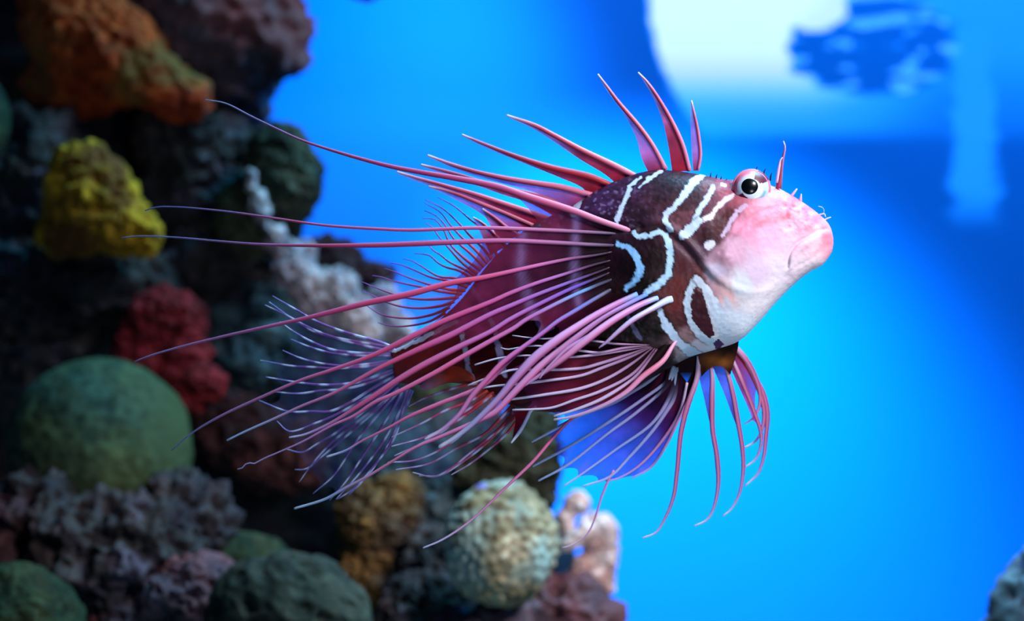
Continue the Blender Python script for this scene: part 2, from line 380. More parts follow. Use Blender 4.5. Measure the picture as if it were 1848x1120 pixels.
blob('sponge', [(148, 305, 0.31, 56, 54, 44), (165, 365, 0.31, 88, 84, 56), (205, 400, 0.31, 80, 58, 48, -20), (130, 425, 0.31, 62, 44, 44), (258, 428, 0.31, 34, 34, 28)], YELLOW,
     'yellow mound-shaped sponge standing on the dark left side of reef', 'sponge', 0.08, 4, 5, 0.12, seed=6)
blob('boulder', [(60, 330, 0.36, 130, 120, 70), (150, 510, 0.34, 190, 70, 60), (40, 560, 0.34, 130, 130, 70)], MUD,
     'dark rough rock around the foot of the yellow sponge', 'rock', 0.10, 4, 5, 0.18, seed=31)
blob('sponge', [(300, 580, 0.32, 74, 60, 46), (262, 640, 0.32, 60, 70, 42), (330, 655, 0.32, 52, 66, 40), (370, 690, 0.31, 38, 34, 30), (340, 722, 0.31, 30, 32, 24, -25)], RED,
     'dark red lobed sponge above the green dome coral', 'sponge', 0.09, 4, 4, 0.12, seed=7)
blob('dome_coral', [(180, 812, 0.27, 166, 166, 140)], GREEN, 'smooth large green dome coral at the left under the red sponge', 'coral', 0.02, 2.5, 4, 0.02, sub=6, seed=8)
blob('dome_coral', [(-72, 215, 0.28, 88, 100, 80)], GREEN2, 'green rounded coral cut off by the upper left edge', 'coral', 0.03, 3, 4, 0, sub=5, seed=9)
blob('coral_crust', [(455, 330, 0.33, 12, 26, 14, 12), (470, 375, 0.33, 17, 30, 18, 10), (500, 430, 0.33, 22, 30, 20, 20), (530, 490, 0.33, 40, 34, 26), (570, 530, 0.33, 40, 44, 30), (612, 520, 0.33, 38, 38, 30), (640, 560, 0.32, 34, 36, 24), (662, 596, 0.32, 26, 30, 20), (545, 455, 0.34, 26, 26, 22), (600, 570, 0.33, 38, 30, 24), (690, 550, 0.34, 36, 44, 26), (716, 596, 0.34, 34, 34, 24)], PALE,
     'pale lavender lumpy crust coral running down behind the tail fin', 'coral', 0.16, 5, 5, 0.16, voxel=0.0024, seed=10)
blob('boulder', [(655, 500, 0.38, 66, 28, 40, 4), (590, 475, 0.39, 70, 50, 40)], MAROON, 'small brown ledge beside the pale crust coral', 'rock', 0.08, 4, 5, 0.10, seed=11)
blob('boulder', [(470, 600, 0.40, 110, 140, 80), (570, 680, 0.41, 140, 120, 80), (690, 690, 0.41, 100, 110, 70)], TEAL, 'dark teal-grey rock behind the tail fin', 'rock', 0.08, 4, 5, 0.16, seed=13)
blob('boulder', [(520, 820, 0.36, 120, 66, 60), (430, 780, 0.37, 80, 70, 50)], MAROON, 'dark maroon rock below the tail fin tips', 'rock', 0.10, 4, 5, 0.14, seed=14)
blob('boulder', [(200, 1000, 0.22, 170, 105, 90), (320, 960, 0.24, 100, 100, 70), (70, 960, 0.23, 100, 100, 80)], MUD, 'rough dark rubble rock under the green dome coral', 'rock', 0.10, 4, 6, 0.24, seed=15)
blob('dome_coral', [(25, 1140, 0.17, 128, 122, 90)], GREEN2, 'dark green rough coral in the bottom left corner', 'coral', 0.03, 4, 5, 0.06, sub=6, seed=16)
blob('boulder', [(350, 1110, 0.20, 105, 110, 80), (270, 1160, 0.20, 110, 90, 70)], MAUVE, 'purple-grey rock between the bottom left corals', 'rock', 0.08, 4, 5, 0.14, seed=17)
blob('dome_coral', [(520, 1140, 0.19, 160, 145, 110, -18)], SPOT, 'greenish grey dome coral with dark spots along the bottom edge', 'coral', 0.02, 3, 3, 0.03, sub=6, pits=150, pit_amp=0.05, seed=18)
blob('dome_coral', [(445, 1030, 0.25, 110, 70, 60, -15)], GREEN2, 'low olive-green coral mound behind the grey dome coral with dark spots', 'coral', 0.03, 3, 3, 0.05, sub=6, seed=28)
blob('column_coral', [(700, 960, 0.30, 66, 76, 50), (690, 1050, 0.30, 80, 90, 55), (720, 900, 0.31, 46, 46, 40), (655, 930, 0.31, 44, 60, 36)], RUST, 'rusty yellow-brown upright coral between the two domed corals', 'coral', 0.10, 5, 5, 0.20, seed=19)
blob('boulder', [(770, 900, 0.34, 130, 100, 70), (690, 840, 0.36, 120, 90, 70), (850, 830, 0.35, 90, 90, 60), (800, 730, 0.38, 90, 100, 60)], TEAL, 'blue-grey rock behind the anal fin', 'rock', 0.08, 4, 5, 0.18, seed=20)
blob('boulder', [(945, 810, 0.32, 66, 62, 50), (958, 768, 0.33, 50, 48, 40), (900, 850, 0.32, 80, 70, 50), (964, 868, 0.33, 48, 56, 40)], OLIVE, 'olive rock with cream lumps between the tan knobbly coral and the fish', 'rock', 0.12, 4, 5, 0.20, seed=21)
blob('knob_coral', [(905, 982, 0.22, 98, 108, 90)], TAN, 'round tan knobbly coral head below the fish', 'coral', 0.05, 2.5, 4, 0.03, sub=6, knobs=260, knob_amp=0.07, seed=22)
blob('soft_coral', [(1042, 908, 0.27, 25, 24, 22), (1022, 946, 0.27, 17, 32, 18, 12), (1046, 970, 0.26, 42, 17, 18, 38), (1078, 962, 0.28, 40, 40, 30), (1092, 1002, 0.28, 26, 40, 26), (1068, 1032, 0.28, 42, 38, 30), (1094, 1056, 0.28, 20, 20, 18), (1050, 1078, 0.29, 28, 42, 24)], PINK,
     'bright pink lobed soft coral against the blue', 'coral', 0.07, 4, 4, 0.05, voxel=0.0016, seed=23)
blob('boulder', [(1000, 1110, 0.26, 90, 70, 60), (1070, 1140, 0.26, 56, 56, 50), (880, 1150, 0.24, 110, 60, 70), (980, 1240, 0.26, 180, 110, 90)], MAUVE, 'dark purple-grey rock under the pink coral', 'rock', 0.08, 4, 5, 0.18, seed=24)
blob('boulder', [(770, 1120, 0.26, 90, 90, 60), (790, 1030, 0.28, 70, 80, 50)], MUD, 'dark shaded rock left of the tan knobbly coral', 'rock', 0.10, 4, 5, 0.18, seed=25)
blob('boulder', [(1885, 1130, 0.22, 98, 160, 90, -12), (1900, 1300, 0.22, 170, 200, 120), (1900, 1560, 0.22, 260, 260, 180), (1900, 1900, 0.22, 300, 300, 200)], GREY, 'speckled grey rock in the bottom right corner', 'rock', 0.05, 5, 5, 0.08, seed=26)
blob('polyp', [(872, 882, 0.22, 15, 9, 9)], plain_mat('violet_polyp', (120, 110, 200), 0.5), 'tiny violet polyp on the tan knobbly coral', 'coral', 0.05, 3, 3, sub=3, seed=27)

# ------------------------------------------------------------------ the lionfish
ROOTPX = (1080, 520)
ROOT = bpy.data.objects.new('lionfish', None); COL.objects.link(ROOT); ROOT.location = W(*ROOTPX, 0.0); ROOT.empty_display_size = 0.02
tag(ROOT, 'red and white striped lionfish with long spread fin rays, swimming right', 'fish')
RL = np.array(ROOT.location)
def WP(P):
    """(pixel x, pixel y, depth in pixels) -> position in the fish's own frame"""
    P = np.asarray(P, float); y = P[:, 2]*S; k = (D+y)/D
    return np.stack([(P[:, 0]-IW/2)*S*k, y, ZC+(IH/2-P[:, 1])*S*k], 1)-RL

# ---- body: sections from tail to snout (back point, belly point, half width, depth of centre line)
SEC = np.array([
 (706, 633, 714, 690, 11, 70), (740, 617, 752, 694, 17, 66), (785, 583, 830, 692, 28, 60), (832, 540, 885, 714, 42, 54), (885, 472, 945, 738, 58, 46),
 (950, 413, 1030, 742, 74, 38), (1030, 372, 1110, 718, 86, 30), (1100, 331, 1180, 680, 94, 22), (1180, 307, 1243, 645, 97, 15), (1255, 313, 1292, 630, 95, 8),
 (1310, 324, 1335, 614, 88, 4), (1352, 326, 1368, 583, 80, 0), (1396, 336, 1400, 546, 68, -4), (1428, 352, 1436, 510, 56, -8), (1458, 371, 1462, 490, 46, -11),
 (1480, 388, 1484, 478, 34, -13), (1494, 402, 1496, 463, 22, -14), (1501, 416, 1502, 452, 12, -15), (1504, 430, 1504, 440, 3, -15)], float)
NL, NA = 430, 360
def body():
    c = (SEC[:, 0:2]+SEC[:, 2:4])/2
    A = catmull(np.hstack([c, SEC]), NL)[:, 2:]
    th = np.linspace(0, 2*math.pi, NA, endpoint=False)
    T = A[:, 0:2]; B = A[:, 2:4]; C = (T+B)/2; H = (T-B)/2
    ca, sa = np.cos(th), np.sin(th)
    ex = 0.88
    cc = np.sign(ca)*np.abs(ca)**ex; ss = np.sign(sa)*np.abs(sa)**ex
    # fuller in the upper third on the head, so the cheek reads round
    XY = C[:, None, :]+H[:, None, :]*cc[None, :, None]
    Z = A[:, 5][:, None]-A[:, 4][:, None]*ss[None, :]
    P = np.concatenate([XY, Z[..., None]], 2).reshape(-1, 3)
    near = np.tile(np.sign(ss), NL)
    facew = np.tile(np.abs(ss), NL)
    q = P[:, :2]
    h = np.zeros(len(P))
    GILL = catmull([(1165, 404), (1195, 401), (1222, 420), (1245, 440), (1265, 465), (1290, 495), (1320, 515), (1355, 528), (1390, 523), (1412, 508)], 60)
    d, _ = seg_dist(q, GILL); fade = 0.35+0.65*sstep(1400, 1250, q[:, 0]); h += 4.5*fade*np.exp(-(d/8.0)**2)
    d, _ = seg_dist(q, GILL+np.array([-8, 9])); h -= 3.6*sstep(1330, 1240, q[:, 0])*np.exp(-(d/7.0)**2)
    LIP = catmull([(1497, 411), (1478, 416), (1460, 426), (1436, 441), (1424, 460), (1421, 482)], 40)
    d, _ = seg_dist(q, LIP); h -= 4.2*np.exp(-(d/3.0)**2)
    d, _ = seg_dist(q, LIP+np.array([7, 7])); h += 3.5*np.exp(-(d/7.0)**2)
    JAW = catmull([(1498, 440), (1470, 462), (1440, 480), (1422, 495), (1402, 517), (1380, 545)], 40)
    d, _ = seg_dist(q, JAW); h -= 1.2*np.exp(-(d/4.0)**2)
    CHK = catmull([(1300, 452), (1340, 405), (1385, 378), (1420, 372)], 30)
    d, _ = seg_dist(q, CHK); h -= 2.2*np.exp(-(d/5.0)**2)
    d, _ = seg_dist(q, CHK+np.array([6, 12])); h += 3.0*np.exp(-(d/9.0)**2)
    d = np.linalg.norm(q-np.array([1357, 344]), axis=1); h += 10*np.exp(-(d/34)**2)
    d = np.linalg.norm(q-np.array([1165, 480]), axis=1); h += 9*np.exp(-(d/52)**2)
    nz = fbm(np.stack([P[:, 0]/26, P[:, 1]/26, P[:, 2]/26], 1), 4)
    rough = 0.6+0.9*np.exp(-(np.linalg.norm(q-np.array([1440, 385]), axis=1)/45)**2)*1.6
    rough = rough*sstep(1505, 1470, P[:, 0])
    fine = fbm(np.stack([P[:, 0]/7, P[:, 1]/7, P[:, 2]/7], 1), 3)
    P2 = P.copy()
    P2[:, 2] -= near*(h*np.sqrt(facew))
    P2[:, 2] -= near*facew*nz*rough*np.where(q[:, 0] > 1300, 0.7, 1.1)
    P2[:, 2] -= near*facew*fine*rough*0.55
    # ---- colours (pigment)
    K = np.array([
     (720,660,138,48,52),(760,650,150,46,44),(800,625,140,40,46),(800,560,150,70,72),(830,545,120,52,60),(850,570,120,36,52),(880,640,112,18,20),(900,690,96,14,18),(840,700,170,60,44),(800,685,150,44,38),
     (960,560,84,18,40),(980,480,104,38,70),(920,500,112,36,62),(1000,620,66,12,20),(1000,700,100,24,40),(940,650,92,14,20),(1060,680,70,16,28),
     (960,415,92,64,92),(1040,390,78,44,84),(1080,360,82,50,98),(1120,345,72,42,78),(1200,335,52,30,46),(1250,335,58,30,48),(1150,395,52,30,48),(1100,400,60,34,60),(1190,385,74,42,60),(1205,398,112,66,80),
     (1235,392,112,66,78),(1250,365,74,40,54),(1275,372,110,54,74),(1310,392,88,30,42),(1272,432,58,14,26),(1300,412,92,48,56),(1285,330,112,28,38),(1305,335,150,60,76),(1320,345,160,84,100),
     (1335,318,206,120,146),(1380,372,222,146,172),(1395,345,220,156,178),(1420,368,238,104,126),(1450,388,238,126,148),(1480,398,234,134,158),(1345,412,226,150,180),(1385,422,224,176,206),(1430,425,230,186,208),(1470,432,242,200,212),
     (1497,432,236,136,156),(1325,452,214,168,194),(1365,482,210,186,210),(1405,482,222,206,220),(1455,476,240,216,224),(1300,470,150,112,130),(1440,400,232,152,176),(1370,395,224,124,148),
     (1262,452,96,66,86),(1290,488,166,158,180),(1340,518,204,210,218),(1400,524,234,220,226),(1380,552,230,220,226),(1350,592,222,230,240),(1322,572,208,218,232),(1300,555,184,200,220),(1292,532,160,124,134),(1315,535,206,160,160),
     (1240,480,92,38,44),(1230,520,112,42,42),(1224,552,124,46,46),(1262,505,104,50,52),(1228,582,92,44,50),(1245,610,140,104,108),
     (1180,470,28,12,18),(1130,482,24,12,20),(1160,520,22,8,14),(1100,470,36,12,26),(1100,550,26,6,12),(1190,590,16,5,8),(1150,600,20,6,10),(1100,610,36,6,14),(1170,440,40,18,30),
     (1255,625,208,200,212),(1285,622,216,222,232),(1205,655,34,16,20),(1180,690,58,14,24)], float)
    wq = q+np.stack([fbm(np.stack([q[:, 0]/18, q[:, 1]/18, q[:, 0]*0+3], 1), 3), fbm(np.stack([q[:, 0]/18, q[:, 1]/18, q[:, 0]*0+9], 1), 3)], 1)*9
    num = np.zeros((len(P), 3)); den = np.zeros(len(P)); KL = lin(K[:, 2:5])
    for k in range(len(K)):
        w = 1.0/(((wq-K[k, :2])**2).sum(1)+60)**1.9
        num += w[:, None]*KL[k]; den += w
    col = num/den[:, None]
    col = col*(0.55+0.45*sstep(0.04, 0.22, col.mean(1)))[:, None]                 # deep pigment of the dark bars
    # scale mottling on the back
    mott = fbm(np.stack([q[:, 0]/9, q[:, 1]/6, q[:, 0]*0+5], 1), 3)
    back = sstep(1310, 1270, q[:, 0])*sstep(430, 400, q[:, 1])
    col = col*(1+0.45*mott*back)[:, None]
    cells = vnoise(np.stack([(q[:, 0]+q[:, 1]*0.5)/5.5, (q[:, 1]-q[:, 0]*0.4)/5.5, q[:, 0]*0+2], 1))
    edge = np.clip((cells-0.35)*3, 0, 1)*back*sstep(1200, 1060, q[:, 0])
    col = col*(1-edge[:, None]*0.5)+lin((150, 130, 190))*edge[:, None]*0.5
    rosy = np.exp(-(np.linalg.norm((q-np.array([1440, 385]))/np.array([52, 30]), axis=1))**2)
    rn = np.clip(fbm(np.stack([q[:, 0]/8, q[:, 1]/8, q[:, 0]*0+21], 1), 3)*1.4, -1, 1)
    col = col*(1-0.45*(rosy*np.clip(rn, 0, 1))[:, None]*np.array([0.1, 1, 0.85]))+(rosy*np.clip(-rn, 0, 1))[:, None]*0.12
    # stripes: polyline with widths, colour
    wl = (186, 210, 240); pk = (214, 206, 226)
    ST = [([(1045, 366, 12), (1036, 386, 12)], wl, 1), ([(1155, 321, 6), (1137, 335, 7), (1133, 352, 7), (1122, 374, 8), (1114, 393, 8), (1114, 408, 7)], wl, 1),
      ([(1193, 308, 6), (1170, 323, 6), (1153, 338, 5)], wl, 1),
      ([(1271, 313, 8), (1251, 328, 14), (1236, 350, 13), (1222, 368, 10), (1203, 386, 10), (1200, 398, 10), (1210, 414, 10)], wl, 1),
      ([(1287, 338, 8), (1279, 354, 9), (1266, 372, 9), (1257, 390, 9), (1255, 398, 10)], wl, 1), ([(1322, 352, 8), (1306, 364, 9), (1292, 378, 9), (1284, 390, 9), (1265, 398, 9)], pk, 1),
      ([(1262, 398, 11), (1246, 414, 18), (1232, 425, 15)], wl, 1),
      ([(1345, 370, 9), (1330, 382, 8), (1318, 400, 8), (1310, 416, 9), (1304, 424, 7)], (198, 178, 210), 0.85), ([(1279, 442, 14), (1285, 440, 14)], (200, 206, 226), 1),
      ([(1303, 334, 7), (1308, 332, 7)], wl, 1),
      ([(1144, 420, 8), (1152, 426, 9), (1172, 425, 8), (1190, 416, 9), (1202, 425, 10), (1209, 447, 11), (1210, 472, 11), (1205, 495, 12), (1190, 512, 14), (1165, 528, 8)], (170, 210, 245), 1),
      ([(1114, 440, 8), (1135, 446, 11), (1147, 460, 12), (1156, 485, 13), (1147, 505, 11), (1130, 522, 8)], (130, 190, 245), 1),
      ([(1257, 503, 13), (1246, 520, 12), (1240, 545, 13), (1246, 575, 14), (1260, 602, 15), (1282, 616, 14)], (188, 208, 228), 1),
      ([(1258, 503, 12), (1272, 520, 14), (1286, 545, 20), (1298, 575, 24), (1310, 600, 26)], (196, 212, 230), 0.9),
      ([(1190, 560, 8), (1202, 587, 15), (1214, 602, 15), (1224, 618, 14), (1247, 634, 18), (1262, 642, 14)], (176, 200, 225), 1),
      ([(1132, 567, 7), (1146, 597, 8), (1155, 611, 6)], (86, 84, 120), 0.8),
      ([(832, 600, 10), (836, 616, 9), (841, 640, 8), (843, 660, 8), (852, 682, 9)], (196, 176, 208), 1),
      ([(849, 515, 10), (858, 530, 9), (866, 536, 9), (877, 556, 9), (888, 582, 9), (894, 601, 9), (899, 626, 10), (904, 652, 10), (912, 678, 8)], (190, 172, 214), 1),
      ([(945, 425, 12), (938, 480, 12), (948, 520, 12), (965, 565, 12), (980, 600, 10)], (150, 110, 180), 0.8),
      ([(706, 633, 8), (735, 622, 8), (760, 612, 8), (790, 597, 8), (822, 580, 9)], (222, 214, 236), 1)]
    nE = fbm(np.stack([q[:, 0]/6, q[:, 1]/6, q[:, 0]*0+1], 1), 2)*2.2
    for poly, c, am in ST:
        d, w = seg_dist(q, np.array(poly, float))
        a = am*sstep(1.0, -1.0, d-w/2+nE*0.9)
        dk = sstep(5.0, 1.0, d-w/2+nE)*(1-a)*0.55*sstep(1290, 1265, q[:, 0])                      # dark pigment border
        col = col*(1-dk)[:, None]
        col = col*(1-a)[:, None]+lin(c)*a[:, None]*(1+0.12*nz)[:, None]
    spot_ = [(1257, 522), (1268, 530), (1275, 555), (1283, 580), (1290, 606), (1280, 610), (1265, 597), (1250, 577), (1246, 550), (1250, 530)]
    mk = in_poly(q+nE[:, None]*0.8, spot_); col[mk] = lin((62, 24, 36))*(1+0.3*nz[mk])[:, None]
    mk = in_poly(q+nE[:, None]*0.8, [(1286, 618), (1298, 612), (1306, 620), (1300, 630), (1290, 628)]); col[mk] = lin((70, 44, 90))
    col = np.clip(col, 0.002, 0.95)
    F = []
    for i in range(NL-1):
        a = i*NA; b = a+NA
        for j in range(NA):
            j2 = (j+1) % NA; F.append((a+j, a+j2, b+j2, b+j))
    V = WP(P2)
    nv = len(V)
    V = np.vstack([V, V[:NA].mean(0), V[-NA:].mean(0)]); col = np.vstack([col, col[:NA].mean(0), col[-NA:].mean(0)])
    for j in range(NA):
        F.append((nv, (j+1) % NA, j)); F.append((nv+1, nv-NA+j, nv-NA+(j+1) % NA))
    return mesh_obj('body', V, F, SKIN, ROOT, col)
BODY = body()

# ---- fins: rays are tapering tubes, membranes are thin sheets between them
def tube(name, pts, widths, cols, d0, d1, parent, bow=0.0, flat=0.8, n=None, ns=8, mat=None, spots=None, two=None):
    """pts: pixels along the ray; widths: diameters (px) spread along it; cols: list of (t, rgb); depth runs d0 -> d1 with a bow"""
    L = np.linalg.norm(np.diff(np.asarray(pts, float)[:, :2], axis=0), axis=1).sum()
    n = n or int(np.clip(L/7, 10, 90))
    C = catmull(pts, n)[:, :2]; t = np.linspace(0, 1, n)
    w = np.interp(t, np.linspace(0, 1, len(widths)), widths)/2
    dep = d0+(d1-d0)*t+bow*np.sin(math.pi*t)
    P = np.hstack([C, dep[:, None]])
    tg = np.gradient(P, axis=0); tg /= np.linalg.norm(tg, axis=1)[:, None]
    n1 = np.cross(tg, np.array([0, 0, 1.0])); n1 /= np.linalg.norm(n1, axis=1)[:, None]
    n2 = np.cross(tg, n1)
    a = np.linspace(0, 2*math.pi, ns, endpoint=False)
    R = P[:, None, :]+w[:, None, None]*(n1[:, None, :]*np.cos(a)[None, :, None]+n2[:, None, :]*np.sin(a)[None, :, None]*flat)
    V = WP(np.vstack([R.reshape(-1, 3), P[0], P[-1]+tg[-1]*w[-1]]))
    ct = np.array([c[0] for c in cols]); cc = lin(np.array([c[1] for c in cols]))
    col = np.stack([np.interp(t, ct, cc[:, k]) for k in range(3)], 1)
    if spots:
        sp_n, sc, ph = spots
        s = sstep(0.2, 0.6, np.sin(t*sp_n*6.283+ph+np.sin(t*17+ph)*0.8)); col = col*(1-s)[:, None]+lin(sc)*s[:, None]
    col = np.repeat(col, ns, axis=0).reshape(n, ns, 3)
    if two is not None:                                                     # painted highlight: a ray's upper flank is pale, its lower flank deeply coloured
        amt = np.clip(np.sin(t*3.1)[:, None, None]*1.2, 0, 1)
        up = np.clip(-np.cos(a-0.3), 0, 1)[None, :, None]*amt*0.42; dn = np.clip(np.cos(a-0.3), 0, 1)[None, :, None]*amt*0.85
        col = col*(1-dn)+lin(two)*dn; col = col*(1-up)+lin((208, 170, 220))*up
    col = col.reshape(-1, 3); col = np.vstack([col, col[0], col[-1]])
    F = []
    for i in range(n-1):
        for j in range(ns):
            k = (j+1) % ns; F.append((i*ns+j, i*ns+k, (i+1)*ns+k, (i+1)*ns+j))
    q = n*ns
    for j in range(ns):
        k = (j+1) % ns; F.append((q, k, j)); F.append((q+1, q-ns+j, q-ns+k))
    return mesh_obj(name, V, F, mat or RAY, parent, col)

def depth_curve(pts, d0, d1, bow, n):
    C = catmull(pts, n)[:, :2]; t = np.linspace(0, 1, n)
    return np.hstack([C, (d0+(d1-d0)*t+bow*np.sin(math.pi*t))[:, None]])

class Sheet:
    """collects membrane strips into one mesh"""
    def __init__(s): s.V = []; s.F = []; s.C = []; s.n = 0
    def strip(s, A, B, ta=1.0, tb=1.0, conc=0.15, colf=None, nu=26, nv=8, sag=3.0, t0=0.0):
        """A, B: curves (n,3); the sheet runs along them up to ta and tb, its free edge cut in by conc"""
        n = len(A); u = np.linspace(0, 1, nu); v = np.linspace(0, 1, nv)
        base = s.n
        for iv in v:
            te_ = 1-conc*math.sin(math.pi*iv)
            fa = (t0+(1-t0)*u)*ta*te_; fb = (t0+(1-t0)*u)*tb*te_; nb = len(B)
            ka = np.stack([np.interp(fa*(n-1), np.arange(n), A[:, k]) for k in range(3)], 1); kb = np.stack([np.interp(fb*(nb-1), np.arange(nb), B[:, k]) for k in range(3)], 1)
            p = ka+(kb-ka)*iv; p[:, 2] += sag*math.sin(math.pi*iv)
            s.V.append(p); s.C.append(colf(p[:, :2], u, np.full(nu, iv)))
        for j in range(nv-1):
            for i in range(nu-1):
                a = base+j*nu+i; s.F.append((a, a+1, a+nu+1, a+nu))
        s.n += nu*nv
    def build(s, name, parent, label=None):
        o = mesh_obj(name, WP(np.vstack(s.V)), s.F, MEMB, parent, np.vstack(s.C))
        if label: o['label'] = label
        return o
def grad(*stops):
    """membrane colour along the ray: stops (t, rgb, alpha)"""
    ts = np.array([x[0] for x in stops]); cs = lin(np.array([x[1] for x in stops])); al = np.array([1.0 if x[2] >= .94 else x[2] for x in stops])
    def f(p, u, v):
        n_ = 1+0.25*fbm(np.stack([p[:, 0]/20, p[:, 1]/20, p[:, 0]*0], 1), 2)
        return np.stack([np.interp(u, ts, cs[:, k])*n_ for k in range(3)]+[np.interp(u, ts, al)], 1)
    return f

MAG = (188, 62, 116); PNK = (206, 96, 140); LAV = (188, 150, 210); WHT = (214, 220, 244); VIO = (130, 104, 190); DKP = (96, 44, 84)
